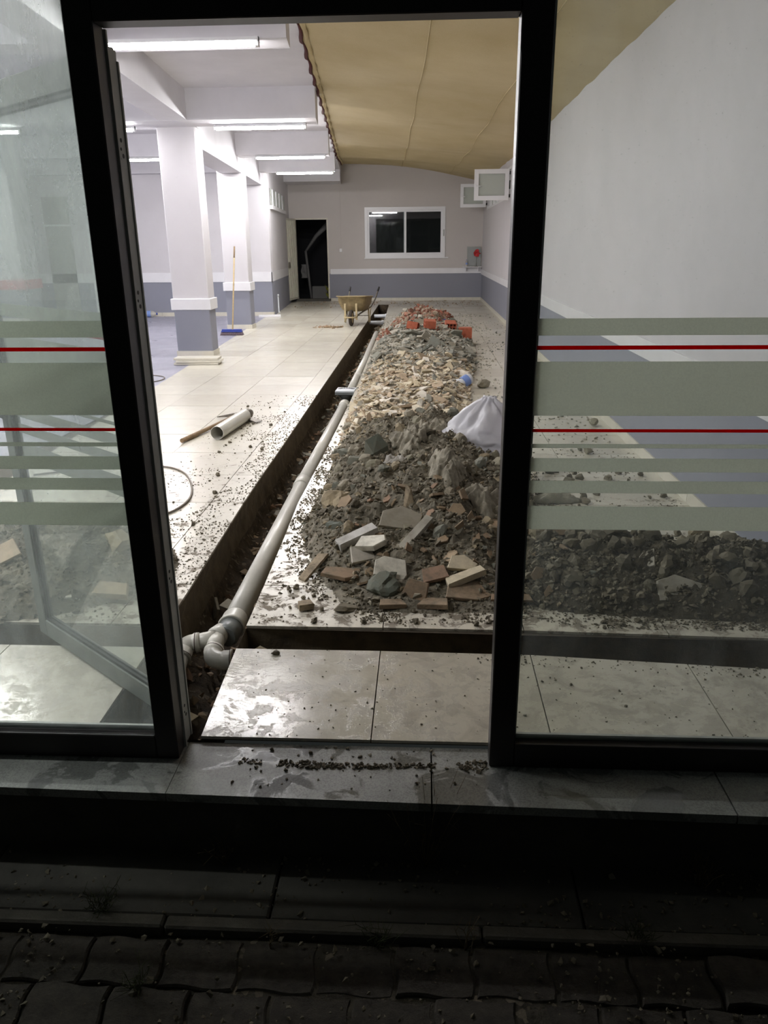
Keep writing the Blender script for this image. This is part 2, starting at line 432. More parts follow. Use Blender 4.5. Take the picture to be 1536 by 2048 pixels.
# ================================================================ STRUCTURE
# ---- floor: screed slab + tiles as parts
floor = MB()
ys = [2.19]+[2.8, 3.0]+[3.4+.8*i for i in range(24)]+[Y_END, YF]
ys = sorted(set(round(y, 3) for y in ys if y <= YF))
G = -.013
def quad(mb, pts, z, mi=0): mb.add([(p[0], p[1], z) for p in pts], [list(range(len(pts)))], mi)
for a, b in zip(ys, ys[1:]):
    if a >= 3.0-1e-6:
        ra = yfar(XR) if a < 3.01 else a
        if b <= Y_END+1e-6:
            quad(floor, [(XW, a), (tl(a), a), (tl(b), b), (XW, b)], G)
            quad(floor, [(tr(a), a), (XR+.03, ra), (XR+.03, b), (tr(b), b)], G)
        else:
            quad(floor, [(XW, a), (XR+.03, a), (XR+.03, b), (XW, b)], G)
quad(floor, [(XW, 2.19), (tl(2.5), 2.19), (tl(2.5), 2.8), (XW, 2.8)], G)
quad(floor, [(tr(2.19), 2.19), (XR+.03, 2.19), (XR+.03, ynear(XR)), (.3, 2.8), (tr(2.8), 2.8)], G)
fl_o = floor.build('floor', M['grout']); tag(fl_o, 'cream tiled floor with a grey painted bay at the far left', None, None, 'structure')

# tiles
def clip(poly, a, b, c):
    """keep a*x+b*y+c >= 0"""
    out = []
    for i in range(len(poly)):
        p, q = poly[i], poly[(i+1) % len(poly)]
        dp, dq = a*p[0]+b*p[1]+c, a*q[0]+b*q[1]+c
        if dp >= 0: out.append(p)
        if dp*dq < 0:
            t = dp/(dp-dq); out.append((p[0]+(q[0]-p[0])*t, p[1]+(q[1]-p[1])*t))
    return out
def clip_line(poly, p, q, keep_right):
    # half plane right (or left) of directed line p->q with q further in +y
    nx, ny = (q[1]-p[1]), -(q[0]-p[0])
    s = 1 if keep_right else -1
    return clip(poly, s*nx, s*ny, -s*(nx*p[0]+ny*p[1]))
def area(p): return abs(sum(p[i][0]*p[(i+1) % len(p)][1]-p[(i+1) % len(p)][0]*p[i][1] for i in range(len(p)))/2)
rng = random.Random(4)
tiles = []
g = .0022
def add_tile(x0, x1, y0, y1, clips):
    poly = [(x0+g, y0+g), (x1-g, y0+g), (x1-g, y1-g), (x0+g, y1-g)]
    for c in clips:
        poly = clip_line(poly, *c)
        if len(poly) < 3: return
    if area(poly) < .004: return
    tiles.append(poly)
rows = [(2.19, 2.80)]+[(3.0, 3.43)]+[(3.43+.64*i, 3.43+.64*(i+1)) for i in range(33)]
XJR = [-1.1, -.17, .45, 1.07, XR]
XJL = [-1.40, -2.06, -2.72, -3.38, -4.04, -4.70]
for (a, b) in rows:
    b = min(b, YF)
    if a >= YF-.05: continue
    if a < 2.5:
        for x0, x1 in zip(XJR, XJR[1:]):
            add_tile(x0, x1, a, b, [((tr(a), a), (tr(b), b), True), ((.3, 2.8), (XR, ynear(XR)), True)] if False else [((tr(a), a), (tr(b), b), True)])
        xs = [-1.145, -1.76, -2.40, -3.04, -3.68, -4.32]
        for x1, x0 in zip(xs, xs[1:]): add_tile(x0, x1, a, b, [])
        continue
    open_ = b <= Y_END+.3
    for x0, x1 in zip(XJR, XJR[1:]):
        add_tile(x0 if open_ or x0 > -1 else -1.1, x1, a, b, [((tr(a), a), (tr(b), b), True)] if open_ else [])
    lx = [-.9 if not open_ else -1.1]+XJL
    for x1, x0 in zip(lx, lx[1:]):
        if x1 == lx[0] and not open_: x1 = -1.1
        cl = [((xpur(a), a), (xpur(b), b), True)]
        if open_: cl.append(((tl(a), a), (tl(b), b), False))
        if a > 3: add_tile(x0, x1, a, b, cl)
        else: add_tile(x0, x1, a, b, cl)
# the near strip's back edge and the row behind it run slightly askew on the right side
def reshape(poly):
    out = []
    for x, y in poly:
        if x > .3 and abs(y-2.8) < .01: y = ynear(x)-.002
        if x > .3 and abs(y-3.0) < .01: y = yfar(x)+.002
        out.append((x, y))
    return out
tiles = [reshape(p) for p in tiles]
tiles.sort(key=lambda p: min(q[1] for q in p))
def tile_mesh(poly, mb):
    dz = rng.uniform(-.0008, .0008)
    mb.prism(poly, -.012, dz)
    return mb
for p in tiles[:296]:
    o = tile_mesh(p, MB()).build('tile', M['tile'], fl_o)
rest = MB()
for p in tiles[296:]: tile_mesh(p, rest)
if rest.v:
    o = rest.build('far_tiles', M['tile'], fl_o); o['kind'] = 'stuff'
# grey painted floor of the bay
ep = MB()
ep.prism([(XW, 2.2), (-4.3, 2.2), (-3.3, 5.4), (xpur(8), 8), (xpur(YF), YF), (XW, YF)], -.010, -.001)
ep.build('painted_floor', M['epoxy'], fl_o)

# ---- trench: cut walls and soil bottom, and the side channel
def trench_long():
    V = []; F = []; prof = 15
    yy = 2.186; Y = []
    while yy < Y_END: Y.append(yy); yy += .035 if yy < 7 else .08 if yy < 13 else .15
    Y.append(Y_END)
    for y in Y:
        l, r = tl(y), tr(y); d = -.34
        for k in range(prof):
            if k == 0: x, z = l, -.0125
            elif k == 1: x, z = l-.004, -.06
            elif k == 2: x, z = l-.01, -.12
            elif k == 3: x, z = l+.0, -.22
            elif k == 4: x, z = l+.03, -.29
            elif k == prof-1: x, z = r, -.0125
            elif k == prof-2: x, z = r+.004, -.10
            elif k == prof-3: x, z = r, -.24
            else:
                t = (k-4)/(prof-7); x = l+.05+(r-l-.1)*t; z = d+.03*math.cos(t*math.pi*2)
            v = Vector((x*3, y, z*3))
            if 0 < k < prof-1:
                n1 = noise.noise(v*4); n2 = noise.noise(v*11+Vector((3, 1, 7)))
                x += (n1*.018+n2*.012)*(1 if k in (2, 3, 4, prof-2, prof-3) else .3)
                if 4 <= k <= prof-3: z += n1*.05+n2*.035
            V.append((x, y, z))
    for i in range(len(Y)-1):
        for k in range(prof-1):
            a = i*prof+k; F.append([a, a+1, a+prof+1, a+prof])
    n = len(Y)
    F.append([k for k in range(prof)]); F.append([(n-1)*prof+k for k in range(prof)][::-1])
    fm = []
    for f in F:
        k = f[0] % prof; fm.append(1 if (k < 3 or k == prof-2) and len(f) == 4 else 0)
    return mesh('trench', V, F, [M['soil'], M['slabedge']], True, fm)
o = link(bpy.data.objects.new('trench_floor', trench_long())); tag(o, 'long narrow trench cut through the floor, soil bottom', None, None, 'structure')
def channel(x0, x1, name, label):
    V = []; F = []; n = max(2, int(abs(x1-x0)/.04)); prof = 9
    for i in range(n+1):
        x = x0+(x1-x0)*i/n; a, b = (ynear(x), yfar(x))
        for k in range(prof):
            if k == 0: y, z = a, -.0125
            elif k == 1: y, z = a+.002, -.1
            elif k == 2: y, z = a+.004, -.2
            elif k == prof-1: y, z = b, -.0125
            elif k == prof-2: y, z = b-.002, -.1
            elif k == prof-3: y, z = b-.004, -.2
            else: y = a+(b-a)*(k-1)/(prof-3); z = -.24
            v = Vector((x, y*2, z*2))
            if k in (3, 4, 5): z += noise.noise(v*7)*.05+noise.noise(v*17)*.03
            V.append((x, y, z))
    for i in range(n):
        for k in range(prof-1):
            a = i*prof+k; F.append([a, a+1, a+prof+1, a+prof])
    fm = [1 if (f[0] % prof) in (0, 1, prof-3, prof-2) else 0 for f in F]
    o = link(bpy.data.objects.new(name, mesh(name, V, F, [M['soil'], M['slabedge']], True, fm)))
    tag(o, label, None, None, 'structure')
channel(tr(2.9)+.0, XR, 'channel_floor', 'cross channel in the floor running to the right wall')
channel(-4.3, tl(2.9), 'channel_floor', 'cross channel in the floor running off to the left')

# ---- walls
def wall(name, mb, m=None): 
    o = mb.build(name, m or M['wall']); o['kind'] = 'structure'; return o
wr = wall('wall_right', MB().box(XR, XR+.2, 2.0, 16.65, -.3, 3.7).box(XR, XR+.2, 16.65, 22.85, -.3, 2.5).box(XR, XR+.2, 16.65, 22.85, 3.08, 3.9).box(XR, XR+.2, 22.85, YF+.2, -.3, 3.9))
# far wall with a door and a window opening
DX0, DX1, DZ = -3.88, -2.87, 2.38
WX0, WX1, WZ0, WZ1 = -1.77, .62, 1.25, 2.66
fw = MB()
fw.box(-4.4, DX0, YF, YF+.2, -.3, 4.2); fw.box(DX0, DX1, YF, YF+.2, DZ, 4.2); fw.box(DX0, DX1, YF, YF+.2, -.3, .06)
fw.box(DX1, WX0, YF, YF+.2, -.3, 4.2); fw.box(WX0, WX1, YF, YF+.2, -.3, WZ0); fw.box(WX0, WX1, YF, YF+.2, WZ1, 4.2)
fw.box(WX1, XR+.2, YF, YF+.2, -.3, 4.2)
wf = wall('wall_far', fw, M['wall_far'])
# left bay walls (the building behind the bay runs slightly askew)
wb_ = wall('wall_back', MB().prism([(-12, 18.95), (-3.66, 18.95), (-3.66, 19.15), (-12, 19.15)], -.3, 3.6))
wl_ = wall('wall_left', MB().prism([(-3.66, 19.15), (-4.03, YF), (-4.25, YF), (-3.86, 19.15)], -.3, 3.6))
wall('wall_outer', MB().box(XW-.2, XW, 2.0, 19.15, -.3, 3.6))
# facade beyond the side glass
wall('wall_entrance', MB().box(XW, -2.75, 2.02, 2.2, -.3, 3.9).box(-2.75, XR, 2.02, 2.2, 3.0, 3.9))

# rails and skirtings
def trim(mb, name, m=None):
    o = mb.build(name, m or M['white']); o['kind'] = 'structure'; return o
trim(MB().box(XR-.02, XR, 2.25, YF, .755, .895), 'trim_1')
trim(MB().box(DX1+.04, XR-.02, YF-.02, YF, .785, .935), 'trim_2')
trim(MB().box(-12, -3.64, 18.93, 18.95, .80, 1.02), 'trim_3')
trim(MB().prism([(-3.66, 18.93), (-3.64, 18.93), (-3.98, 23.4), (-4.0, 23.4)], .80, 1.02), 'trim_4')
bs = MB()
y = 2.22
while y < YF:
    bs.box(XR-.012, XR, y+.002, min(y+.64, YF)-.002, 0, .085); y += .64
trim(bs, 'baseboard_right', M['skirt'])
bs = MB(); x = DX1+.02
while x < XR-.02:
    bs.box(x+.002, min(x+.62, XR-.013)-.002, YF-.012, YF, 0, .085); x += .62
trim(bs, 'baseboard_far', M['skirt'])
bs = MB(); x = -12
while x < -3.7:
    bs.box(x+.002, min(x+.62, -3.66)-.002, 18.938, 18.95, 0, .09); x += .62
trim(bs, 'baseboard_back', M['skirt'])
trim(MB().prism([(-3.66, 18.938), (-3.648, 18.938), (-3.99, 23.4), (-4.0, 23.4)], 0, .09), 'baseboard_left', M['skirt'])

# ---- columns
def column(x0, x1, y0, y1, top, b0, b1, bandm='white', label=None):
    c = MB().cbox(x0, x1, y0, y1, -.02, top+.06, .012).build('column', M['wall']); tag(c, label, None, None, 'structure')
    MB().cbox(x0-.03, x1+.03, y0-.03, y1+.03, b0, b1, .006).build('rail_band', M[bandm], c)
    sk = MB()
    for a in ((x0-.012, x1+.012, y0-.012, y0), (x1, x1+.012, y0, y1), (x0-.012, x0, y0, y1)): sk.box(*a, 0, .085)
    sk.build('skirting', M['skirt'], c)
    return c
column(-3.80, -3.25, 11.75, 12.1, 3.2, .70, .865, label='square column with a broom-height white rail, boards at its foot')
column(-4.03, -3.53, 15.85, 16.22, 3.2, .755, .92, label='second column of the row, with the broom against it')
column(-9.75, -9.1, 17.6, 18.4, 3.2, .72, .93, 'pinkband', label='column in the far left of the bay with a faded red rail')

# ---- ceiling slab, beams, girder
sl = MB()
Yn = [2.2, 19, 24.05]
sl.prism([(XW, 2.2), (slab_x(2.2), 2.2), (slab_x(20.5), 20.5), (XW, 20.5)], 3.58, 3.86)
sl.prism([(-5, 20.5), (slab_x(20.5), 20.5), (slab_x(YF), YF), (-5, YF)], 3.60, 4.0)
o = sl.build('ceiling', M['ceil']); o['kind'] = 'structure'
for i, (y0, dy, zb) in enumerate(((2.75, .35, 3.2), (7.05, .35, 3.2), (11.15, .6, 3.2), (15.3, .45, 3.2), (18.62, .33, 3.2))):
    xe0, xe1 = slab_x(y0)-.01, slab_x(y0+dy)-.01
    o = MB().prism([(XW, y0), (xe0, y0), (xe1, y0+dy), (XW, y0+dy)], zb, 3.58).build('ceiling_beam', M['ceil']); o['kind'] = 'structure'
o = MB().prism([(-4.1, 22.9), (slab_x(22.9)-.01, 22.9), (slab_x(YF)-.01, YF), (-4.1, YF)], 3.30, 3.60).build('ceiling_beam', M['ceil']); o['kind'] = 'structure'
gx = lambda y: -3.19+skew(y)
gd = MB()
gd.prism([(gx(2.2)-.38, 2.2), (gx(2.2), 2.2), (gx(12.0), 12.0), (gx(12.0)-.38, 12.0)], 3.203, 3.58)
gd.prism([(gx(12.0)-.42, 12.0), (gx(12.0), 12.0), (gx(YF), YF), (gx(YF)-.42, YF)], 2.95, 3.58)
o = gd.build('ceiling_girder', M['ceil']); o['kind'] = 'structure'

# ================================================================ CEILING LAMPS
def lamp(x0, x1, y, label, grp='tube lamps under the ceiling beams'):
    L = x1-x0
    t = empty('tube_lamp', ((x0+x1)/2, y, 3.2)); tag(t, label, 'lamp', grp)
    MB().box(-L/2-.03, L/2+.03, -.02, .02, -.028, 0).prism([(-L/2-.03, -.055), (L/2+.03, -.055), (L/2+.03, .055), (-L/2-.03, .055)], -.034, -.028).build('housing', M['upvc'], t)  # lower wing plate added to keep lamplight off the ceiling
    b = MB(); n = 10
    prof = [(.0, -.03)]
    V_ = [(sx*L/2, .034*math.cos(math.pi*k/10), -.0345-.034*math.sin(math.pi*k/10)) for sx in (-1, 1) for k in range(11)]
    b.add(V_, [[k, k+1, k+12, k+11] for k in range(10)]+[list(range(11))[::-1], list(range(11, 22))])
    b.build('diffuser', M['lamp'], t)
    MB().box(-L/2-.03, -L/2, -.03, .03, -.07, 0).build('end_cap', M['upvc'], t)
    MB().box(L/2, L/2+.03, -.03, .03, -.07, 0).build('end_cap', M['upvc'], t)
    return t
lamp(-2.62, -1.38, 7.00, 'tube lamp nearest the entrance, under the front beam')
lamp(-2.90, -1.67, 11.60, 'tube lamp to the right of the first column top')
lamp(-3.12, -1.87, 15.40, 'third tube lamp from the entrance in the row over the floor')
lamp(-3.32, -2.08, 18.59, 'tube lamp farthest from the entrance, before the far beam')
lamp(-4.72, -4.08, 11.60, 'tube lamp left of the first column, its end by the door stile')
lamp(-5.56, -4.31, 15.40, 'tube lamp deeper in the bay left of the first column')
lamp(-6.97, -5.72, 11.60, 'tube lamp seen through the left glass pane')
lamp(-5.6, -4.3, 7.00, 'tube lamp in the bay beside the front beam', 'tube lamps out of view in the bay')
lamp(-3.6, -2.35, 2.90, 'added unseen tube lamp just inside the entrance front', 'tube lamps out of view in the bay')  # added out of frame to lift the near floor
lamp(-5.3, -4.05, 2.90, 'added unseen tube lamp in the bay beside the entrance front', 'tube lamps out of view in the bay')  # second added lamp, brightens the entrance side from the left
lamp(-8.6, -7.3, 7.00, 'added unseen tube lamp at the outer end of the front beam', 'tube lamps out of view in the bay')  # added beyond the view for more light in the bay
lamp(-10.6, -9.35, 15.40, 'added unseen tube lamp by the red banded column', 'tube lamps out of view in the bay')  # added for light deep in the bay, kept out of view

# ================================================================ ENTRANCE FRONT
ZS = -.02   # top of the sill
YB = 2.155
def stile(x0, x1, y0, y1, z0, z1): return MB().cbox(x0, x1, y0, y1, z0, z1, .003)
def glazing(t, x0, x1, z0, z1, gm, stripes=True):
    MB().box(x0, x1, YD+.028, YD+.034, z0, z1).build('glass_pane', M[gm], t)
    if not stripes: return
    y = YD+.0265
    for a, b in FROST: MB().box(x0+.002, x1-.002, y, y+.0008, a, b).build('frosted_stripe', M['frost'], t)
    for a, b in REDS: MB().box(x0+.002, x1-.002, y-.0006, y+.0006, a, b).build('red_stripe', M['redfilm'], t)
FROST = [(1.365, 1.41), (1.145, 1.295), (1.052, 1.064), (.982, 1.022), (.918, .955), (.805, .878)]
REDS = [(1.327, 1.338), (1.098, 1.107)]
def side_light(nm, x0, x1, sx0, sx1, gm, label):
    t = empty(nm, (0, 0, 0)); tag(t, label, None, None, 'structure')
    stile(sx0, sx1, YD, YB, ZS, 2.95).build('window_frame', M['frame'], t)
    f = MB(); f.cbox(x0, x1, YD, YB, ZS, .068, .003); f.cbox(x0, x1, YD, YB, 2.89, 2.95, .003)
    f.build('window_rail', M['frame'], t)
    bead = MB(); bead.box(x0+.003, x1-.003, YD+.036, YD+.046, .068, .085); bead.box(x0, x0+.008, YD+.036, YD+.046, .068, 2.89); bead.box(x1-.008, x1, YD+.036, YD+.046, .068, 2.89)
    bead.build('glazing_bead', M['frame_grey'], t)
    glazing(t, x0+.001, x1-.001, .066, 2.89, gm)
    return t
a = side_light('window_1', -2.72, -.882, -.882, -.808, 'glass_left', 'fixed dusty pane left of the doorway in a dark frame')
stile(-2.80, -2.72, YD, YB, ZS, 2.95).build('window_frame', M['frame'], a)
b = side_light('window_2', .305, 1.72, .226, .305, 'glass_right', 'fixed clear pane right of the doorway in a dark frame')
# header and transom over the doorway
t = empty('window_3'); tag(t, 'header bar and transom pane over the doorway', None, None, 'structure')
stile(-.808, .226, YD, YB, 2.118, 2.22).build('window_header', M['frame'], t)
stile(-.808, .226, YD, YB, 2.89, 2.95).build('window_rail', M['frame'], t)
MB().box(-.806, .224, YD+.028, YD+.034, 2.22, 2.89).build('glass_pane', M['glass_right'], t)

# hinge-side jamb with lock keeps, and the inward-open leaf
jb = empty('door_jamb', (-.808, YB, 0)); tag(jb, 'grey aluminium door jamb with lock holes on the left of the doorway', None, None, 'structure')
j = MB(); j.cbox(-.012, .0, .002, .075, ZS, 2.085, .002); j.cbox(-.012, .006, .002, .012, ZS, 2.118, .001); j.cbox(-.012, .004, .07, .08, ZS, 2.06, .001)
j.build('jamb_plate', M['frame_grey'], jb)
for zz in (1.87, 1.48, .62, .12):
    for dy, dz, r in ((.030, .0, .0055), (.024, -.022, .004), (.036, -.038, .006), (.014, -.046, .003)):
        MB().tube([(-.0004, dy+.01, zz+dz), (.0012, dy+.01, zz+dz)], r, 10).build('screw_hole', M['black'], jb)

ang = math.atan2(2.90-2.23, -1.66+.83)
leaf = empty('door_leaf', (-.835, 2.245, 0), ang); tag(leaf, 'open glazed door leaf in grey aluminium swung inwards behind the left pane', 'door')
W_ = 1.06
MB().cbox(0, .07, -.02, .02, .012, 2.10, .003).build('hinge_stile', M['leaf_frame'], leaf)
MB().cbox(W_-.07, W_, -.02, .02, .012, 2.10, .003).build('lock_stile', M['leaf_frame'], leaf)
MB().cbox(.07, W_-.07, -.02, .02, .012, .092, .003).build('bottom_rail', M['leaf_frame'], leaf)
MB().cbox(.07, W_-.07, -.02, .02, 2.02, 2.10, .003).build('top_rail', M['leaf_frame'], leaf)
MB().box(.068, W_-.068, -.003, .003, .09, 2.022).build('glass_pane', M['glass_leaf'], leaf)
gs = MB()
for s_ in (-1, 1):
    for q in ((.07, W_-.07, .092, .104), (.07, W_-.07, 2.008, 2.02)): gs.box(q[0], q[1], min(s_*.004, s_*.014), max(s_*.004, s_*.014), q[2], q[3])
    for q in ((.07, .082), (W_-.082, W_-.07)): gs.box(q[0], q[1], min(s_*.004, s_*.014), max(s_*.004, s_*.014), .104, 2.008)
gs.build('gasket', M['black'], leaf)
for aa, bb in FROST: MB().box(.083, W_-.083, -.0042, -.0034, aa, bb).build('frosted_stripe', M['frost'], leaf)
for aa, bb in REDS: MB().box(.083, W_-.083, -.0048, -.0036, aa, bb).build('red_stripe', M['redfilm'], leaf)
hd = MB()
for s_ in (-1, 1):
    hd.box(W_-.05, W_-.02, min(s_*.02, s_*.028), max(s_*.02, s_*.028), .93, 1.15)
    hd.tube([(W_-.035, s_*.028, 1.0), (W_-.035, s_*.06, 1.0), (W_-.06, s_*.065, 1.0), (W_-.15, s_*.065, .995)], .009, 8)
hd.build('lever_handle', M['black'], leaf)

# sill: two slabs of wet grey granite
sill = empty('door_sill'); tag(sill, 'wet grey stone sill across the entrance front', None, None, 'structure')
for x0, x1 in ((-2.9, -1.62), (-1.62, -.80), (-.80, .035), (.038, .95), (.953, 1.93)):
    yl = lambda x: 1.93-.017*(x+1.3)
    MB().prism([(x0+.001, yl(x0)), (x1-.001, yl(x1)), (x1-.001, 2.183), (x0+.001, 2.183)], -.05, ZS).build('sill_slab', M['granite'], sill)
MB().prism([(-2.9, 1.965), (1.93, 1.90), (1.93, 2.185), (-2.9, 2.185)], -.34, -.05).build('sill_riser', M['concrete'], sill)

# ================================================================ OUTSIDE GROUND
GZ = -.26
gr = MB()
n1, n2 = 60, 44
V = []; F = []
for j in range(n2+1):
    for i in range(n1+1):
        x = -3.2+6.4*i/n1; y = -1.6+3.7*j/n2
        z = GZ-.022+(noise.noise(Vector((x*2, y*2, 5)))*.014 if y < 1.62 else -.002)
        V.append((x, y, z))
for j in range(n2):
    for i in range(n1):
        a = j*(n1+1)+i; F.append([a, a+1, a+n1+2, a+n1+1])
g0 = link(bpy.data.objects.new('ground', mesh('ground', V, F, M['ground'], True))); tag(g0, 'dark earth and paving in front of the entrance', None, None, 'structure')
for i in range(7):
    x0 = -3.2+i*.92
    MB().cbox(x0+.003, x0+.917, 1.685, 1.955, GZ-.06, GZ+rng.uniform(-.004, .004), .006).build('concrete_slab', M['concrete'], g0)
    MB().cbox(x0+.003-.3, x0+.917-.3, 1.635, 1.68, GZ-.06, GZ+.012+rng.uniform(-.003, .003), .006).build('kerb_stone', M['kerb'], g0)
# interlocking pavers with wavy sides
pv = {}
def paver(i, j):
    L_, D_ = .215, .155
    x0 = -2.0+i*L_+(L_/2 if j % 2 else 0); y0 = 1.62-(j+1)*D_
    pts = []
    k = 8
    def wav(t): return .006*math.sin(t*2*math.pi)
    for q in range(k): t = q/k; pts.append((x0+.004+(L_-.008)*t, y0+.004+wav(t)))
    for q in range(k): t = q/k; pts.append((x0+L_-.004+wav(t), y0+.004+(D_-.008)*t))
    for q in range(k): t = 1-q/k; pts.append((x0+.004+(L_-.008)*t, y0+D_-.004+wav(t)))
    for q in range(k): t = 1-q/k; pts.append((x0+.004+wav(t), y0+.004+(D_-.008)*t))
    top = GZ-.012+rng.uniform(-.006, .006)+noise.noise(Vector((x0*1.5, y0*1.5, 2)))*.02
    cx, cy = x0+L_/2, y0+D_/2; n = len(pts)
    vs = [(p[0], p[1], GZ-.06) for p in pts]+[(p[0], p[1], top-.006) for p in pts]+[(cx+(p[0]-cx)*.95, cy+(p[1]-cy)*.94, top) for p in pts]
    fs = [[i_, (i_+1) % n, n+(i_+1) % n, n+i_] for i_ in range(n)]+[[n+i_, n+(i_+1) % n, 2*n+(i_+1) % n, 2*n+i_] for i_ in range(n)]+[list(range(2*n, 3*n))]
    link(bpy.data.objects.new('paver', mesh('paver', vs, fs, M['paver'])), g0)
for j in range(9):
    for i in range(18): paver(i, j)

# ================================================================ FAR DOOR, WINDOWS, VENT
# yard behind the far wall, its darkness painted near-black
yd = MB().box(-5.2, 2.6, 27.4, 27.5, -.3, 4).build('wall_yard', M['dark']); yd['kind'] = 'structure'
yf = MB().box(-5.2, 2.6, YF+.2, 27.4, -.14, -.1).build('ground_yard', M['dark']); yf['kind'] = 'structure'
d1 = empty('door_1', (DX0, YF, 0)); tag(d1, 'open steel door in the far wall, dark yard beyond', None, None, 'structure')
fr = MB(); dw = DX1-DX0
fr.box(0, .04, -.015, .1, .06, DZ); fr.box(dw-.04, dw, -.015, .1, .06, DZ); fr.box(.04, dw-.04, -.015, .1, DZ-.04, DZ)
fr.build('door_frame', M['skirt'], d1)
MB().box(-.02, dw+.03, -.12, .15, .0, .07).build('door_step', M['concrete'], d1)
la = math.atan2(-1, -.12)
def ml(p): return p
lf = MB()
LM = TM((.02, -.02, 0), 0, 0, la)
lf.box(0, .96, -.02, .02, .08, 2.36, 0, LM)
for k in range(8): lf.box(.05+k*.11, .10+k*.11, .02, .034, .14, 2.3, 0, LM)
lf.build('door_leaf', M['door_steel'], d1)
MB().box(.88, .93, .034, .07, 1.0, 1.16, 0, LM).build('door_handle', M['steel_dirty'], d1)
# big sliding window
w4 = empty('window_4', (WX0, YF, WZ0)); tag(w4, 'white two-pane sliding window in the far wall', None, None, 'structure')
ww, wh = WX1-WX0, WZ1-WZ0
f = MB(); f.box(0, ww, -.03, .12, 0, .075); f.box(0, ww, -.03, .12, wh-.075, wh); f.box(0, .075, -.03, .12, .075, wh-.075); f.box(ww-.075, ww, -.03, .12, .075, wh-.075)
f.build('window_frame', M['upvc'], w4)
for k, (a, b_, yy) in enumerate(((.075, ww/2+.04, .0), (ww/2-.04, ww-.075, .05))):
    s = MB(); e = .06; z0, z1 = .075, wh-.075
    s.box(a, b_, yy, yy+.04, z0, z0+e); s.box(a, b_, yy, yy+.04, z1-e, z1); s.box(a, a+e, yy, yy+.04, z0+e, z1-e); s.box(b_-e, b_, yy, yy+.04, z0+e, z1-e)
    s.build('window_sash', M['upvc'], w4)
    MB().box(a+e, b_-e, yy+.018, yy+.022, z0+e, z1-e).build('glass_pane', M['glass_win'], w4)
MB().box(ww-.06, ww-.03, -.05, -.03, wh*.42, wh*.55).build('window_handle', M['frame_grey'], w4)
MB().box(-.02, ww+.1, -.05, 0, -.03, 0).build('window_sill', M['upvc'], w4)
# high casements in the right wall
w5 = empty('window_5', (XR, 16.65, 2.5)); tag(w5, 'row of small high windows in the right wall', None, None, 'structure')
Lw = 6.2; hw = .58
f = MB(); f.box(.0, .1, 0, Lw, 0, .05); f.box(.0, .1, 0, Lw, hw-.05, hw)
for k in range(7): yy = k*(Lw-.06)/6; f.box(-.005, .1, yy, yy+.06, .05, hw-.05)
f.build('window_frame', M['upvc'], w5)
for k in range(6):
    if k in (0, 5):
        MB().box(.12, .13, .06+k*(Lw-.06)/6, (k+1)*(Lw-.06)/6, .05, hw-.05).build('dark_sheet', M['dark'], w5)  # near-black sheet fills the open casement for the darkness outside
    else: MB().box(.05, .056, .06+k*(Lw-.06)/6, (k+1)*(Lw-.06)/6, .05, hw-.05).build('glass_pane', M['obscure'], w5)
def sash(name, y, x0, x1, z0, z1, label):
    s = empty(name, (0, 0, 0)); tag(s, label, None, None, 'structure')
    e = .085
    b_ = MB(); b_.box(x0, x1, y, y+.05, z0, z0+e); b_.box(x0, x1, y, y+.05, z1-e, z1); b_.box(x0, x0+e, y, y+.05, z0+e, z1-e); b_.box(x1-e, x1, y, y+.05, z0+e, z1-e)
    b_.build('window_sash', M['upvc'], s)
    g_ = MB(); 
    for q in ((x0+e, x1-e, z0+e, z0+e+.01), (x0+e, x1-e, z1-e-.01, z1-e)): g_.box(q[0], q[1], y-.003, y+.0, q[2], q[3])
    for q in ((x0+e, x0+e+.01), (x1-e-.01, x1-e)): g_.box(q[0], q[1], y-.003, y+.0, z0+e, z1-e)
    g_.build('gasket', M['frame_grey'], s)
    MB().box(x0+e, x1-e, y+.02, y+.03, z0+e, z1-e).build('glass_pane', M['obscure'], s)
    MB().tube([(x0+.04, y, z0+(z1-z0)*.47), (x0+.04, y-.04, z0+(z1-z0)*.47), (x0+.14, y-.045, z0+(z1-z0)*.45)], .01, 8).build('window_handle', M['upvc'], s)
    hg = MB()
    for zz in (z0+.05, (z0+z1)/2-.08, z1-.1): hg.box(x1-.005, x1+.035, y+.005, y+.045, zz, zz+(.16 if zz == (z0+z1)/2-.08 else .06))
    hg.build('hinge', M['black'], s)
sash('window_6', 16.7, 1.0, 1.695, 2.44, 3.02, 'nearer open white casement high on the right wall')
sash('window_7', 22.75, .99, 1.695, 2.57, 3.17, 'farther open casement in the corner by the far wall')
# louvred vent under the girder
vt = empty('window_8', (0, 0, 0)); tag(vt, 'narrow louvred vent below the girder near the far door', None, None, 'structure')
xw = lambda y: -3.655-.076*(y-18.95)
y0, y1 = 19.3, 22.6
vb = MB(); vb.prism([(xw(y0)+.002, y0), (xw(y0)+.012, y0), (xw(y1)+.012, y1), (xw(y1)+.002, y1)], 2.52, 2.90); vb.build('vent_dark', M['dark'], vt)  # dark sheet on the solid wall, painted shade behind the slats
vs_ = MB(); vs_.prism([(xw(y0)+.002, y0-.05), (xw(y0)+.08, y0-.05), (xw(y1)+.08, y1), (xw(y1)+.002, y1)], 2.44, 2.52); vs_.build('window_sill', M['white'], vt)
for k in range(9):
    yy = y0+.1+k*(y1-y0-.2)/8
    MB().box(xw(yy)+.012, xw(yy)+.04, yy-.04, yy+.04, 2.52, 2.90).build('vent_slat', M['upvc' if k % 2 else 'frame_grey'], vt)
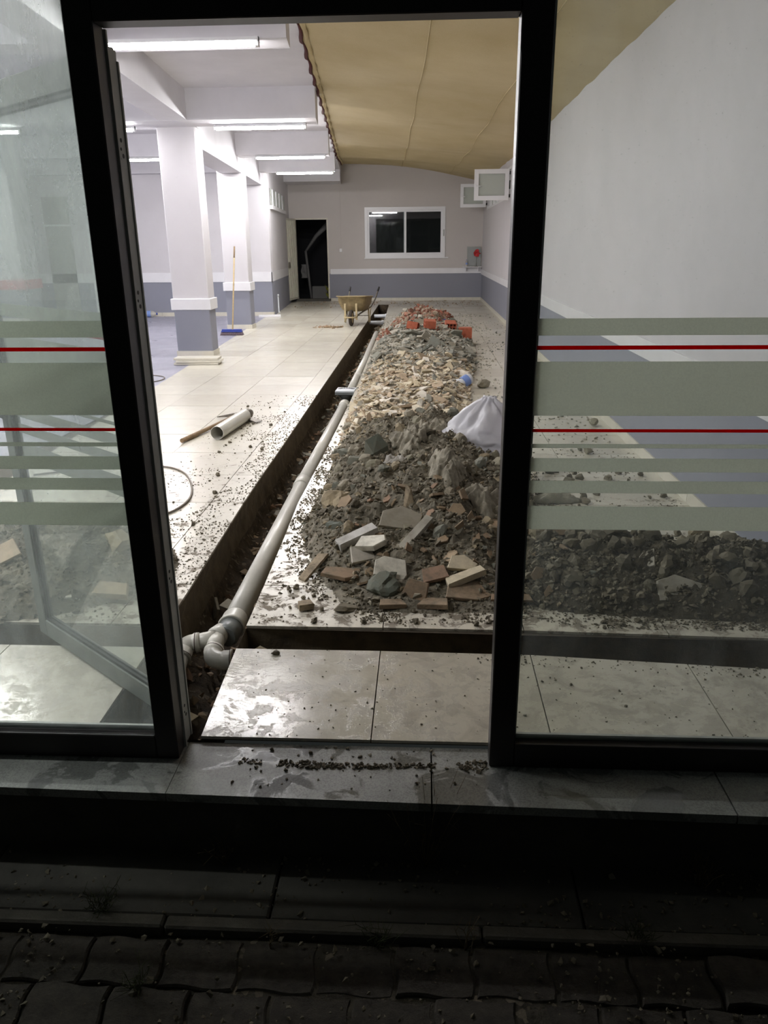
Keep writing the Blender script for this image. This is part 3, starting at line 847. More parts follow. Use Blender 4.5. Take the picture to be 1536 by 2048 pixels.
# door and wall items of the bay
d2 = empty('door_2', (-7.95, 18.95, 0)); tag(d2, 'white panelled door on the back wall of the bay', None, None, 'structure')
MB().box(0, .9, -.03, 0, 0, 2.1).build('door_panel', M['upvc'], d2)
fr = MB(); fr.box(-.07, 0, -.05, 0, 0, 2.17); fr.box(.9, .97, -.05, 0, 0, 2.17); fr.box(0, .9, -.05, 0, 2.1, 2.17); fr.build('door_frame', M['white'], d2)
MB().tube([(.82, -.03, 1.02), (.82, -.08, 1.02), (.72, -.085, 1.02)], .012, 8).build('door_handle', M['steel'], d2)
d3 = empty('door_3', (-9.05, 18.95, 0)); tag(d3, 'dark doorway beside the red banded column', None, None, 'structure')
MB().box(0, .62, -.02, 0, 0, 2.75).build('door_panel', M['frame_grey'], d3)
MB().box(-.02, .64, -.03, -.02, 2.1, 2.14).build('door_rail', M['white'], d3)

# conduit + switch box on the far wall
t = empty('wall_switch', (-2.50, YF, 1.47)); tag(t, 'small white switch box at the end of a thin conduit on the far wall', 'switch')
MB().cbox(-.04, .04, -.03, 0, -.05, .05, .006).build('switch_box', M['upvc'], t)
MB().box(-.012, .012, -.018, 0, .05, 1.83).build('conduit', M['wall_far'], t)
# corner shelf group
t = empty('wall_shelf', (1.44, YF, .95)); tag(t, 'white wall shelf in the far right corner', 'shelf')
MB().cbox(-.29, .27, -.22, 0, 0, .025, .004).build('shelf_board', M['white'], t)
MB().box(-.2, -.18, -.16, 0, -.1, 0).build('bracket', M['white'], t); MB().box(.16, .18, -.16, 0, -.1, 0).build('bracket', M['white'], t)
t = empty('wall_mirror', (1.5, YF-.03, .98)); tag(t, 'small clear-framed mirror leaning behind the shelf', 'mirror')
MB().cbox(-.22, .2, -.0, .02, 0, .56, .004).build('mirror_frame', M['frame_grey'], t); MB().box(-.2, .18, -.004, .0, .02, .54).build('mirror_glass', M['mirror'], t)
t = empty('paper_flower', (1.56, YF-.12, .975)); tag(t, 'red paper flower on a thin stem on the shelf', 'flower')
MB().tube([(0, 0, .012), (0, 0, .3)], .006, 6).tube([(0, 0, 0), (0, 0, .012)], .05, 12).build('stem', M['steel_dirty'], t)
pm = MB()
for k in range(14):
    a = k*2.4; rr = .035+.045*(k/14); m = TM((math.cos(a)*rr*.9, math.sin(a)*.03-.01, .38+math.sin(a)*rr), a, a*.7, 0)
    bm = bmesh.new(); bmesh.ops.create_icosphere(bm, subdivisions=1, radius=.055)
    for v in bm.verts: v.co.z *= .28
    pm.bm(bm, 0, m)
pm.build('petals', M['rose'], t)
def bottle(name, loc, h, r, label, capm='blue', rot=None, bm_='thin', lab='bluel'):
    t = empty(name, loc); tag(t, label, 'bottle')
    if rot: t.rotation_euler = rot
    P = [(0, .9), (.02, 1), (.1, 1), (.12, .95), (.3, 1), (.62, 1), (.7, .95), (.82, .6), (.88, .3), (.93, .28)]
    MB().tube([(0, 0, h*a) for a, _ in P], [r*b_ for _, b_ in P], 16).build('bottle_body', M[bm_], t)
    MB().tube([(0, 0, h*.3), (0, 0, h*.55)], r*1.01, 16, False).build('label_band', M[lab], t)
    MB().tube([(0, 0, h*.92), (0, 0, h)], r*.36, 12).build('cap', M[capm], t)
bottle('water_bottle', (1.27, YF-.1, .975), .2, .03, 'small clear bottle with blue cap on the corner shelf')
bottle('water_bottle', (-6.82, 18.72, .075), .34, .075, 'large clear water bottle lying by the back wall of the bay', rot=(0, R(90), R(8)))
t = empty('pipe_stub', (-3.72, 19.9, 0)); tag(t, 'short white pipe standing by the wall beside the far door', 'pipe')
MB().tube([(0, 0, 0), (0, 0, .02), (0, 0, .021), (0, 0, .42)], [.05, .05, .03, .03], 12).build('pipe_tube', M['pvc_white'], t)
MB().tube([(0, 0, .40), (0, 0, .45)], .038, 12).build('pipe_cap', M['pvc_white'], t)
# things in the dark doorway
t = empty('leaning_pole', (-3.66, 25.6, -.1)); tag(t, 'grey metal post with a bent arm in the dark beyond the far door', 'post')
MB().tube([(0, 0, 0), (-.14, 0, 1.55)], .04, 8).build('post', M['pole'], t)
MB().tube([(-.14, 0, 1.53), (.22, 0, 2.0), (.62, 0, 2.36)], [.035, .06, .09], 8).build('arm', M['pole'], t)
t = empty('hanging_cloth', (-3.86, 25.7, .62)); tag(t, 'pale rag hanging by the post in the dark doorway', 'cloth')
V = [(x*.12+.02*math.sin(z*9), .03*math.sin(x*3+z*7), z*.42) for z in [k/8 for k in range(9)] for x in (-1, -.5, 0, .5, 1)]
F = [[j*5+i, j*5+i+1, (j+1)*5+i+1, (j+1)*5+i] for j in range(8) for i in range(4)]
link(bpy.data.objects.new('cloth_sheet', mesh('cloth_sheet', V, F, M['pole'], True)), t)
t = empty('concrete_block', (-3.42, 26.0, -.1)); tag(t, 'grey block on the ground beyond the far door', 'block')
MB().cbox(-.25, .25, -.15, .15, 0, .45, .01).build('block_body', M['pole'], t)
t = empty('potted_plant', (-2.98, 24.75, -.1)); tag(t, 'small yellow-green plant behind the far door sill', 'plant')
pb = MB()
for k in range(12):
    a = k*2.4; l = .2+.15*rng.random()
    p0 = Vector((0, 0, .1+.03*k)); d = Vector((math.cos(a), math.sin(a), 1.1)).normalized(); s = d.cross(Vector((0, 0, 1))).normalized()*.05
    pb.add([p0, p0+d*l*.5+s, p0+d*l, p0+d*l*.5-s], [[0, 1, 2, 3]])
pb.build('leaves', M['leafgreen'], t); MB().tube([(0, 0, 0), (0, 0, .45)], .012, 6).build('stem', M['twig'], t)

# ================================================================ CANVAS CANOPY
def canopy_z(x, y, xe):
    t = (x-xe)/(XR-xe); ze = 3.62+.22*sst(19, 24, y)+.0
    z = ze+(3.19-ze)*t**1.05
    if y > 15: z += .12*math.sin(t*math.pi)*sst(15, 24, y)+.16*t*sst(14, 24, y)*(.7)
    z += .025*math.sin(y*1.9+x*.8)*math.sin(t*math.pi)+.012*noise.noise(Vector((x*1.3, y*1.1, 3)))
    # sag between the cross battens every 3 m
    z -= .05*abs(math.sin((y-1.2)*math.pi/3.3))*math.sin(t*math.pi)
    return z
nx, ny = 34, 150
V = []; F = []
for j in range(ny+1):
    y = 2.2+(YF-2.2)*j/ny; xe = slab_x(y)+.02
    for i in range(nx+1):
        x = xe+(XR+.0-xe)*i/nx
        z = canopy_z(x, y, xe)
        if i == nx: z += .022*noise.noise(Vector((0, y*2.3, 1)))
        V.append((x, y, z))
for j in range(ny):
    for i in range(nx):
        a = j*(nx+1)+i; F.append([a, a+1, a+nx+2, a+nx+1])
cv = empty('canvas_canopy'); tag(cv, 'sagging beige canvas awning sheet over the tiled yard', 'awning')
link(bpy.data.objects.new('canvas_sheet', mesh('canvas_sheet', V, F, M['fabric'], True)), cv)
# scalloped hem laced to the slab edge
V = []; F = []; n = 420
for j in range(n+1):
    y = 2.3+(YF-.1-2.3)*j/n; xe = slab_x(y); ph = (y % .75)/.75
    dp = .035+.05*abs(math.sin(ph*math.pi))+.012*noise.noise(Vector((y*5, 0, 0)))
    z = canopy_z(xe+.02, y, xe)-.004
    V += [(xe-.0, y, z), (xe+.015+.03*math.sin(ph*math.pi), y, z-dp*.6), (xe+.03+.05*math.sin(ph*math.pi), y, z-dp*.25), (xe+.07, y, z-.01)]
for j in range(n):
    for i in range(3): a = j*4+i; F.append([a, a+1, a+5, a+4])
link(bpy.data.objects.new('scalloped_hem', mesh('scalloped_hem', V, F, M['fabric'], True)), cv)
pp = MB(); pts = []
for j in range(0, n+1, 1):
    y = 2.3+(YF-.1-2.3)*j/n; xe = slab_x(y); ph = (y % .75)/.75
    z = canopy_z(xe+.02, y, xe)
    pts.append((xe+.004+.012*math.sin(ph*math.pi*2), y, z-.03-.02*math.sin(ph*math.pi)))
pp.tube(pts, [.008+.014*abs(math.sin((p[1] % .75)/.75*math.pi)) for p in pts], 6).build('maroon_piping', M['piping'], cv)
sm = MB()
for f_ in (.42, .75):
    pts = [(slab_x(y)+(XR-slab_x(y))*f_, y, canopy_z(slab_x(y)+(XR-slab_x(y))*f_, y, slab_x(y)+.02)-.004) for y in [2.3+k*.2 for k in range(108)]]
    sm.tube(pts, .006, 5)
sm.build('seam', M['fabric'], cv)

# ================================================================ DRAIN PIPES
dp = empty('drain_pipe', (0, 0, 0)); tag(dp, 'long grey plastic drain pipe laid along the trench', 'pipe')
def tube_with_rings(mb, a, b, r, rings=()):
    a, b = Vector(a), Vector(b); d = (b-a); L_ = d.length; d.normalize()
    pts = [0.]; rs = [r]
    for (s0, s1, rr) in rings:
        pts += [s0-.001, s0, s1, s1+.001]; rs += [r, rr, rr, r]
    pts.append(L_); rs.append(r)
    mb.tube([a+d*t_ for t_ in pts], rs, 28)
m1 = MB(); m1.tube([(-.905, 3.26, -.11), (-.905, 5.5, -.10)], .055, 28); m1.build('pipe_length', M['pvc'], dp)
m1 = MB(); m1.tube([(-.905, 5.36, -.10), (-.905, 5.363, -.10), (-.905, 5.50, -.10), (-.905, 5.503, -.10)], [.056, .063, .063, .056], 28); m1.build('pipe_socket', M['pvc'], dp)
m1 = MB(); m1.tube([(-.905, 5.48, -.10), (-.885, 8.42, -.10)], .055, 28); m1.build('pipe_length', M['pvc'], dp)
m1 = MB(); m1.tube([(-.895, 8.9, -.10), (-.905, 12.0, -.10), (-.965, 15.9, -.11)], .055, 28); m1.build('pipe_length', M['pvc'], dp)
m1 = MB(); m1.tube([(-.885, 8.34, -.10), (-.885, 8.345, -.10), (-.885, 8.48, -.10), (-.885, 8.485, -.10)], [.056, .062, .062, .056], 28); m1.build('pipe_socket', M['pvc'], dp)
m1 = MB(); m1.tube([(-.89, 10.3, -.10), (-.89, 10.305, -.10), (-.892, 10.45, -.10), (-.892, 10.455, -.10)], [.056, .062, .062, .056], 28); m1.build('pipe_socket', M['pvc'], dp)
# socket at the near end + reducer + wye + elbows
wy = empty('pipe_wye', (0, 0, 0)); tag(wy, 'grey wye fitting with two elbows joined to the near end of the drain pipe', 'pipe fitting')
zc = -.115
m1 = MB(); m1.tube([(-.905, 3.29, zc+.004), (-.905, 3.27, zc+.004), (-.905, 3.215, zc+.003), (-.905, 3.20, zc+.002), (-.905, 3.19, zc+.002)], [.056, .062, .062, .067, .063], 28); m1.build('socket_collar', M['pvc'], wy)
m1 = MB(); m1.tube([(-.905, 3.2, zc), (-.907, 3.115, zc), (-.909, 3.10, zc)], [.0565, .0565, .046], 28); m1.build('reducer', M['pvc_dark'], wy)
# ring then body
m1 = MB(); m1.tube([(-.935, 3.135, zc+.012), (-.942, 3.10, zc+.012), (-.945, 3.085, zc+.012), (-.948, 3.07, zc+.012)], [.042, .046, .049, .04], 24); m1.build('socket_collar', M['pvc'], wy)
m1 = MB(); m1.tube([(-.945, 3.09, zc+.01), (-.93, 2.965, zc)], .0385, 24); m1.build('branch', M['pvc'], wy)
m1 = MB(); m1.tube([(-.945, 3.07, zc+.012), (-.99, 3.055, zc+.008), (-1.035, 3.045, zc)], [.037, .0375, .0385], 24); m1.build('branch', M['pvc'], wy)
def elbow(c0, d0, d1, r, rad, name='elbow'):
    """quarter bend from c0 heading d0 turning to d1 with collars on both ends"""
    d0, d1, c0 = Vector(d0).normalized(), Vector(d1).normalized(), Vector(c0)
    th = d0.angle(d1); k = rad*math.tan(th/2)
    n_ = (d1-d0*d0.dot(d1)).normalized(); cen = c0+n_*rad
    P = [c0+d0*(-.03), c0+d0*(-.006), c0]
    Q = [r*1.13, r*1.13, r*1.02]
    for i in range(1, 10):
        a = th*i/9; P.append(cen-n_*rad*math.cos(a)+d0*rad*math.sin(a)); Q.append(r*1.02)
    e = P[-1]; P += [e+d1*.002, e+d1*.032, e+d1*.034, e+d1*.040, e+d1*.044]; Q += [r*1.13, r*1.13, r*1.22, r*1.22, r*1.0]
    MB().tube(P, Q, 24).build(name, M['pvc'], wy)
    MB().tube([e+d1*.033, e+d1*.0365], r*1.235, 24).build('seal_ring', M['rubber_ring'], wy)
    return e+d1*.04
def ring(c, d, r):
    c, d = Vector(c), Vector(d).normalized()
    MB().tube([c-d*.012, c-d*.010, c+d*.002, c+d*.004], [r, r*1.1, r*1.1, r], 24).build('socket_collar', M['pvc'], wy)
    MB().tube([c-d*.002, c+d*.002], r*1.115, 24).build('seal_ring', M['rubber_ring'], wy)
ring((-1.035, 3.045, zc), (-1, -.15, 0), .042)
e1 = elbow((-1.045, 3.043, zc), (-1, -.2, -.05), (-.1, -1, -.45), .0395, .045)
MB().tube([e1, e1+Vector((-.012, -.16, -.08))], .0375, 24).build('pipe_end', M['pvc'], wy)
ring((-.93, 2.965, zc), (-.1, -1, 0), .042)
e2 = elbow((-.929, 2.95, zc-.002), (.05, -1, -.12), (1, .12, .02), .0395, .05)
MB().tube([e2, e2+Vector((.06, .006, 0))], .03, 20).build('pipe_end', M['rubber_ring'], wy)
# floor drain on its riser
t = empty('floor_drain', (-.905, 8.86, .004), R(-2)); tag(t, 'square floor drain with a bright steel grate on a grey riser over the pipe', 'drain')
MB().cbox(-.115, .115, -.125, .125, -.045, -.012, .004).build('drain_tray', M['pvc_dark'], t)
gt = MB(); gt.cbox(-.113, .113, -.123, .123, -.012, .004, .002); gt.build('grate_plate', M['steel'], t)
sl_ = MB()
for k in range(9):
    a = math.pi*(.1+.8*k/8); p = Vector((math.cos(a)*.085, .015+math.sin(a)*.06, .0045))
    sl_.box(-.010, .010, -.022, .022, -.0005, .0012, 0, TM(p, 0, 0, a-math.pi/2))
sl_.build('grate_slots', M['black'], t)
MB().tube([(0, -.02, -.046), (0, -.02, -.06), (0, -.02, -.085), (0, -.02, -.09), (0, -.02, -.15)], [.085, .085, .07, .058, .058], 24).build('riser', M['pvc_dark'], t)
# white cross pipes at the far end of the trench
for k, (yy, lb) in enumerate(((17.6, 'nearer white plastic pipe lying across the far end of the trench'), (19.3, 'farther white plastic pipe lying across the far end of the trench'))):
    t = empty('cross_pipe', (-1.05, yy, -.05)); tag(t, lb, 'pipe')
    MB().tube([(-.17, .05, -.01), (.17, 0, .0)], .045, 16).build('pipe_tube', M['pvc_white'], t)
    MB().tube([(.10, .01, 0), (.17, 0, 0)], .053, 16).build('pipe_socket', M['pvc_white'], t)

# loose pipe length on the tiles + mattock under it
def hollow(mb, a, b, r, th=.004, seg=28):
    a, b = Vector(a), Vector(b); d = (b-a).normalized()
    mb.tube([a, b], r, seg, False); mb.tube([b, a], r-th, seg, False)
    N = d.orthogonal().normalized(); B = d.cross(N)
    for p in (a, b):
        vs = [p+(N*math.cos(2*math.pi*k/seg)+B*math.sin(2*math.pi*k/seg))*q for q in (r, r-th) for k in range(seg)]
        mb.add(vs, [[k, (k+1) % seg, seg+(k+1) % seg, seg+k] for k in range(seg)])
t = empty('loose_pipe', (-1.80, 6.42, .0)); tag(t, 'short open-ended grey pipe lying on the tiles left of the trench', 'pipe')
b_ = MB(); hollow(b_, (0, 0, .062), (.08, .74, .062), .060); b_.build('pipe_tube', M['pvc'], t)
b_ = MB(); b_.tube([(.086, .80, .055), (.09, .84, .055), (.095, .90, .055)], [.045, .05, .035], 16); b_.build('pipe_spigot', M['steel_dirty'], t)
t = empty('mattock', (-1.9, 6.8, 0)); tag(t, 'mattock with a worn wooden handle lying beside the loose pipe', 'tool')
b_ = MB(); P = [(-.15, -.52, .022), (-.05, -.22, .024), (.0, .0, .03), (.06, .40, .034)]
P = [(-.18, -.50, .022), (-.13, -.30, .022), (-.06, .0, .026), (.06, .42, .034)]
b_.tube(P, [.019, .021, .017, .021], 12); b_.build('handle', M['wood_dark'], t)
b_ = MB(); hh = [(-.13, .50, .015), (.0, .47, .036), (.07, .44, .045), (.13, .41, .04), (.33, .30, .012)]
def flat(mb, pts, wd, th):
    for k in range(len(pts)-1):
        a, c = Vector(pts[k]), Vector(pts[k+1]); w0, w1, t0, t1 = wd[k], wd[k+1], th[k], th[k+1]
        d = (c-a).normalized(); s = d.cross(Vector((0, 0, 1))).normalized(); u = s.cross(d)
        vs = [a+s*w0+u*t0, a-s*w0+u*t0, a-s*w0-u*t0, a+s*w0-u*t0, c+s*w1+u*t1, c-s*w1+u*t1, c-s*w1-u*t1, c+s*w1-u*t1]
        mb.add(vs, [(0, 1, 2, 3), (4, 7, 6, 5), (0, 4, 5, 1), (1, 5, 6, 2), (2, 6, 7, 3), (3, 7, 4, 0)])
flat(b_, hh, [.006, .022, .03, .028, .045], [.004, .014, .024, .014, .003]); b_.build('head', M['steel_dirty'], t)

# cables on the floor
def cable(name, pts, label, r=.007):
    P = [Vector((p[0], p[1], r+.001)) for p in pts]; Q = []
    for i in range(len(P)-1):
        p0, p1, p2, p3 = P[max(0, i-1)], P[i], P[i+1], P[min(len(P)-1, i+2)]
        for k in range(8):
            t_ = k/8
            Q.append(.5*((2*p1)+(-p0+p2)*t_+(2*p0-5*p1+4*p2-p3)*t_*t_+(-p0+3*p1-3*p2+p3)*t_**3))
    Q.append(P[-1]); o = MB().tube(Q, r, 8).build(name, M['cable']); tag(o, label, 'cable'); return o
cable('floor_cable', [(-2.9, 5.3), (-2.4, 5.55), (-2.02, 5.55), (-1.80, 5.40), (-1.64, 5.08), (-1.56, 4.74), (-1.62, 4.46), (-1.85, 4.28), (-2.3, 4.3), (-2.8, 4.5)], 'thin grey cable curving over the tiles left of the trench')
cable('floor_cable', [(-4.3, 9.9), (-3.9, 9.98), (-3.6, 9.92), (-3.40, 9.80), (-3.33, 9.6), (-3.42, 9.38), (-3.8, 9.25), (-4.3, 9.3)], 'loop of thin cable on the grey painted floor', .006)

# boards stacked at the first column
for k, (dx, dy, rz) in enumerate(((0, 0, 3), (.03, -.01, 4.5), (-.005, .02, 2.5))):
    t = MB().cbox(-.32, .32, -.13, .13, .0, .03, .003).build('white_board', M['skirt'])
    t.location = (-3.27+dx, 10.98+dy, .001+k*.032); t.rotation_euler = (0, 0, R(rz))
    tag(t, ('bottom', 'middle', 'top')[k]+' pale board of the stack at the foot of the first column', 'board', 'boards stacked at the first column')
t = MB().cbox(-.1, .1, -.03, .03, 0, .07, .01).build('plastic_crate', M['blue']); t.location = (-3.55, 11.19, 0.001)
tag(t, 'blue plastic piece wedged behind the stacked boards', 'plastic')
t = MB().cbox(-.26, .26, -.09, .09, .0, .05, .004).build('white_board', M['white']); t.location = (-3.68, 18.55, .001); t.rotation_euler = (0, 0, R(10))
tag(t, 'white board lying on the floor behind the second column', 'board')

# broom leaning on the second column
t = empty('push_broom', (-3.67, 14.72, 0)); tag(t, 'wide push broom with a pale wooden handle leaning against the second column', 'broom')
a0, a1 = Vector((.02, -.02, .10)), Vector((-.06, .93, 1.60))
MB().tube([a0, a0.lerp(a1, .8), a1], .014, 12).build('handle', M['wood'], t)
MB().tube([a0.lerp(a1, .86), a1+(a1-a0).normalized()*.004], .0155, 12).build('grip', M['wood_dark'], t)
MB().cbox(-.2, .2, -.04, .04, .055, .085, .006).build('broom_head', M['blue'], t)
MB().cbox(-.19, .19, -.03, .03, .085, .11, .004).build('clamp_bar', M['blue'], t)
br = MB()
for i in range(46):
    for j in range(5):
        x, y = -.2+.4*i/45+rng.uniform(-.003, .003), -.035+.07*j/4
        br.tube([(x, y, .058), (x*1.08, y*1.9-.01, .002)], .0035, 4)
o = br.build('bristles', M['bristle'], t); o['kind'] = 'stuff'

# wheelbarrow
t = empty('wheelbarrow', (-1.52, 16.35, 0), R(-6)); tag(t, 'mud-caked wheelbarrow facing the entrance beside the trench', 'wheelbarrow')
bm = bmesh.new()
rim0 = []
def ringpts(z, x0, x1, y0, y1, rr, n=8):
    P = []
    for cx, cy, a0_ in ((x1-rr, y1-rr, 0), (x0+rr, y1-rr, 90), (x0+rr, y0+rr, 180), (x1-rr, y0+rr, 270)):
        for k in range(n): a = R(a0_+90*k/(n-1)); P.append((cx+rr*math.cos(a), cy+rr*math.sin(a), z-(cy-.4)*.07))
    return P
lv = [(.575, -.33, .33, .02, .92, .12), (.58, -.315, .315, .035, .90, .12), (.44, -.30, .30, .06, .86, .13), (.30, -.23, .23, .14, .78, .12), (.27, -.13, .13, .26, .66, .08)]
V = []; F = []; n_ = 32
for q in lv: V += ringpts(*q)
for k in range(len(lv)-1):
    for i in range(n_): F.append([k*n_+i, k*n_+(i+1) % n_, (k+1)*n_+(i+1) % n_, (k+1)*n_+i])
F.append([(len(lv)-1)*n_+i for i in range(n_)])
o = link(bpy.data.objects.new('tray', mesh('tray', V, F, M['barrow'], True)), t)
md = o.modifiers.new('solid', 'SOLIDIFY'); md.thickness = .006; md.offset = 1
V = ringpts(.578, -.33, .33, .02, .92, .12); MB().tube(V+V[:2], .011, 8, False).build('rim', M['barrow'], t)
for s_ in (-1, 1):
    MB().tube([(s_*.06, .02, .17), (s_*.15, .25, .24), (s_*.27, .9, .33), (s_*.30, 1.25, .46), (s_*.33, 1.6, .68)], .016, 10).build('shaft', M['steel_dirty'] if s_ < 0 else M['steel_dirty'], t)
    MB().tube([(s_*.322, 1.5, .62), (s_*.333, 1.63, .70)], .021, 10).build('grip', M['black'], t)
    lg = MB(); lg.tube([(s_*.24, .72, .33), (s_*.27, .62, .02), (s_*.27, .72, .012), (s_*.25, .95, .34)], .015, 8); lg.build('leg', M['barrow_frame'], t)
    MB().cbox(s_*.12-.02, s_*.12+.02, -.05, -.025, .13, .46, .004).build('front_stay', M['barrow_frame'], t)
MB().tube([(-.14, -.04, .20), (-.1, -.20, .19), (.1, -.20, .19), (.14, -.04, .20)], .014, 8).build('wheel_guard', M['barrow_frame'], t)
MB().tube([(-.27, .66, .16), (.27, .66, .16)], .008, 6).build('cross_brace', M['steel_dirty'], t)
wb = MB(); wr_ = .165; P = [(0, math.cos(a)*(wr_-.035), wr_+math.sin(a)*(wr_-.035)) for a in [2*math.pi*k/28 for k in range(29)]]
wb.tube(P, .036, 12, False); wb.build('tyre', M['tyre'], t)
MB().tube([(-.03, 0, wr_), (.03, 0, wr_)], wr_-.06, 20).tube([(-.12, 0, wr_), (.12, 0, wr_)], .012, 8).build('wheel_hub', M['barrow_frame'], t)

# ================================================================ HEAPS
def heap(name, x0, x1, y0, y1, st, hf, m, label, mi=None):
    nx, ny = int((x1-x0)/st), int((y1-y0)/st)
    V = []; idx = {}; F = []
    Z = {}
    for j in range(ny+1):
        for i in range(nx+1):
            x, y = x0+(x1-x0)*i/nx, y0+(y1-y0)*j/ny
            h = hf(x, y); z = h+rough(x, y)*min(.15, h*.75+.02) if h > 0 else -.02
            # bare patches near the rim
            Z[i, j] = (x, y, z if z > -.005 else -.02, h)
    for j in range(ny):
        for i in range(nx):
            q = [(i, j), (i+1, j), (i+1, j+1), (i, j+1)]
            if sum(1 for k in q if Z[k][2] > .0) >= 2:
                f = []
                for k in q:
                    if k not in idx:
                        idx[k] = len(V); x, y, z, h = Z[k]; V.append((x, y, max(z, -.003)))
                    f.append(idx[k])
                F.append(f)
    o = link(bpy.data.objects.new(name, mesh(name, V, F, m, False)))
    tag(o, label, 'rubble', None, 'stuff'); return o
heap('soil_heap', -.85, .95, 3.1, 6.9, .018, lambda x, y: h_main(x, y)*(1-sst(6.3, 6.9, y)), M['mound'], 'heap of loose grey-brown soil at the near end of the rubble row')
heap('mortar_rubble', -.9, .95, 6.2, 15.2, .035, lambda x, y: h_main(x, y)*sst(6.2, 6.6, y), M['mortar'], 'bed of crushed mortar under the broken tiles')
heap('brick_rubble', -.85, .85, 14.4, 18.4, .035, lambda x, y: h_main(x, y)*sst(14.4, 15, y), M['brickdust'], 'bed of crushed brick at the far end of the rubble row')
heap('soil_heap', .3, XR-.015, 3.05, 4.15, .018, h_right, M['mound_dark'], 'low bank of dark soil behind the right glass pane')
heap('soil_heap', -3.1, -1.25, 2.95, 4.3, .02, h_left, M['mound'], 'bank of brown soil left of the trench behind the left pane')

# ---- fragment generators
def shard_me(sd, th=.09, mt='cream'):
    r_ = random.Random(sd); n = r_.choice((4, 4, 5, 5, 6)); P = []
    for k in range(n):
        a = 2*math.pi*(k+r_.uniform(-.28, .28))/n; q = r_.uniform(.72, 1.05)
        P.append((math.cos(a)*q*r_.choice((1., 1., .8)), math.sin(a)*q*.72))
    b_ = MB(); t_ = th
    cx, cy = 0, 0
    vs = [(p[0]*.97, p[1]*.97, -t_) for p in P]+[(p[0], p[1], t_*.7) for p in P]+[(p[0]*.96, p[1]*.96, t_) for p in P]
    fs = [list(range(n))[::-1]]+[[i, (i+1) % n, n+(i+1) % n, n+i] for i in range(n)]+[[n+i, n+(i+1) % n, 2*n+(i+1) % n, 2*n+i] for i in range(n)]+[list(range(2*n, 3*n))]
    b_.add(vs, fs); return b_
def rock_bm(sd, sub=1, amp=.35, flat_=.8):
    bm = bmesh.new(); bmesh.ops.create_icosphere(bm, subdivisions=sub, radius=1)
    o_ = Vector((sd*7.3, sd*3.1, sd*1.7))
    for v in bm.verts:
        n = v.co.normalized(); q = 1+amp*noise.noise(n*1.1+o_)*1.6+amp*.5*noise.noise(n*2.6+o_)
        # facets: clamp along a few random planes
        v.co = n*q
    r_ = random.Random(sd)
    for k in range(5):
        d = Vector((r_.gauss(0, 1), r_.gauss(0, 1), r_.gauss(0, 1))).normalized(); c = r_.uniform(.62, .85)
        for v in bm.verts:
            e = v.co.dot(d)-c
            if e > 0: v.co -= d*e
    for v in bm.verts: v.co.z *= flat_
    return bm
def hull_bm(sd, n=13, flat_=.75):
    r_ = random.Random(sd); bm = bmesh.new()
    for k in range(n):
        v = Vector((r_.gauss(0, 1), r_.gauss(0, 1), r_.gauss(0, 1))).normalized()*r_.uniform(.8, 1.05)
        bm.verts.new((v.x, v.y*.85, v.z*flat_))
    bmesh.ops.convex_hull(bm, input=bm.verts[:]); 
    for v in [v for v in bm.verts if not v.link_faces]: bm.verts.remove(v)
    return bm
LIB = {}
for k in ('cream', 'grey', 'brown'): LIB['shard_'+k] = [shard_me(i+hash_, .085 if k != 'brown' else .12).data('tile_shard', M[k]) for hash_ in ({'cream': 10, 'grey': 40, 'brown': 70}[k],) for i in range(10)]
LIB['brick'] = [shard_me(200+i, .30).data('brick_fragment', M['red']) for i in range(6)]+[MB().bm(hull_bm(230+i, 11, .6)).data('brick_fragment', M['red']) for i in range(5)]
LIB['stone'] = [MB().bm(rock_bm(300+i, 2)).data('stone', M['stone']) for i in range(9)]
LIB['clod'] = [MB().bm(rock_bm(340+i, 2, .5, .85)).data('soil_clod', M['clod']) for i in range(7)]
LIB['chunk'] = [MB().bm(hull_bm(380+i)).data('concrete_chunk', M['grey']) for i in range(8)]
def nrm(x, y, e=.03):
    return Vector(((H(x-e, y)-H(x+e, y))/(2*e), (H(x, y-e)-H(x, y+e))/(2*e), 1)).normalized()
def surf_h(x, y): return H(x, y)
def where(x, y, s, size):
    sz = 'small' if s < size[0]+(size[1]-size[0])*.33 else 'large' if s > size[0]+(size[1]-size[0])*.67 else 'middling'
    if x < -1.1: return sz, 'left of the trench, '+('before' if y < 3.5 else 'beyond' if y > 4.4 else 'on')+' the soil bank'
    l, r = tab(ML, y), tab(MR, y); t = (x-l)/(r-l)
    side = 'trench side' if t < .33 else 'wall side' if t > .67 else 'crest'
    for lim, zn in ((3.75, 'among the marble pieces'), (4.5, 'between marble pieces and pointed rock'), (5.3, 'by the pointed rock'), (6.2, 'level with the white bag'), (7.2, 'just beyond the white bag'), (8.1, 'a little before the floor drain'), (9.0, 'level with the floor drain'), (10.2, 'just beyond the floor drain'), (11.6, 'midway from drain to bricks'), (13.3, 'just before the bricks'), (14.8, 'at the front of the bricks'), (16.2, 'amid the bricks'), (99, 'at the back of the bricks')):
        if y < lim: return sz, side+', '+zn
def place(kind, name, x, y, s, label, cat, group, tilt=18, lift=.1, r_=rng, zs=1.):
    me = r_.choice(LIB[kind]); o = bpy.data.objects.new(name, me)
    n = nrm(x, y); n = Vector((n.x*.8, n.y*.8, n.z)).normalized()
    q = n.to_track_quat('Z', 'Y').to_matrix().to_4x4()
    o.matrix_world = Matrix.Translation((x, y, surf_h(x, y)+lift*s)) @ q @ Euler((R(r_.gauss(0, tilt)), R(r_.gauss(0, tilt)), r_.uniform(0, 6.28))).to_matrix().to_4x4() @ Matrix.Diagonal((s, s*r_.uniform(.75, 1.05), s*zs, 1))
    link(o); tag(o, label, cat, group); return o
taken = []
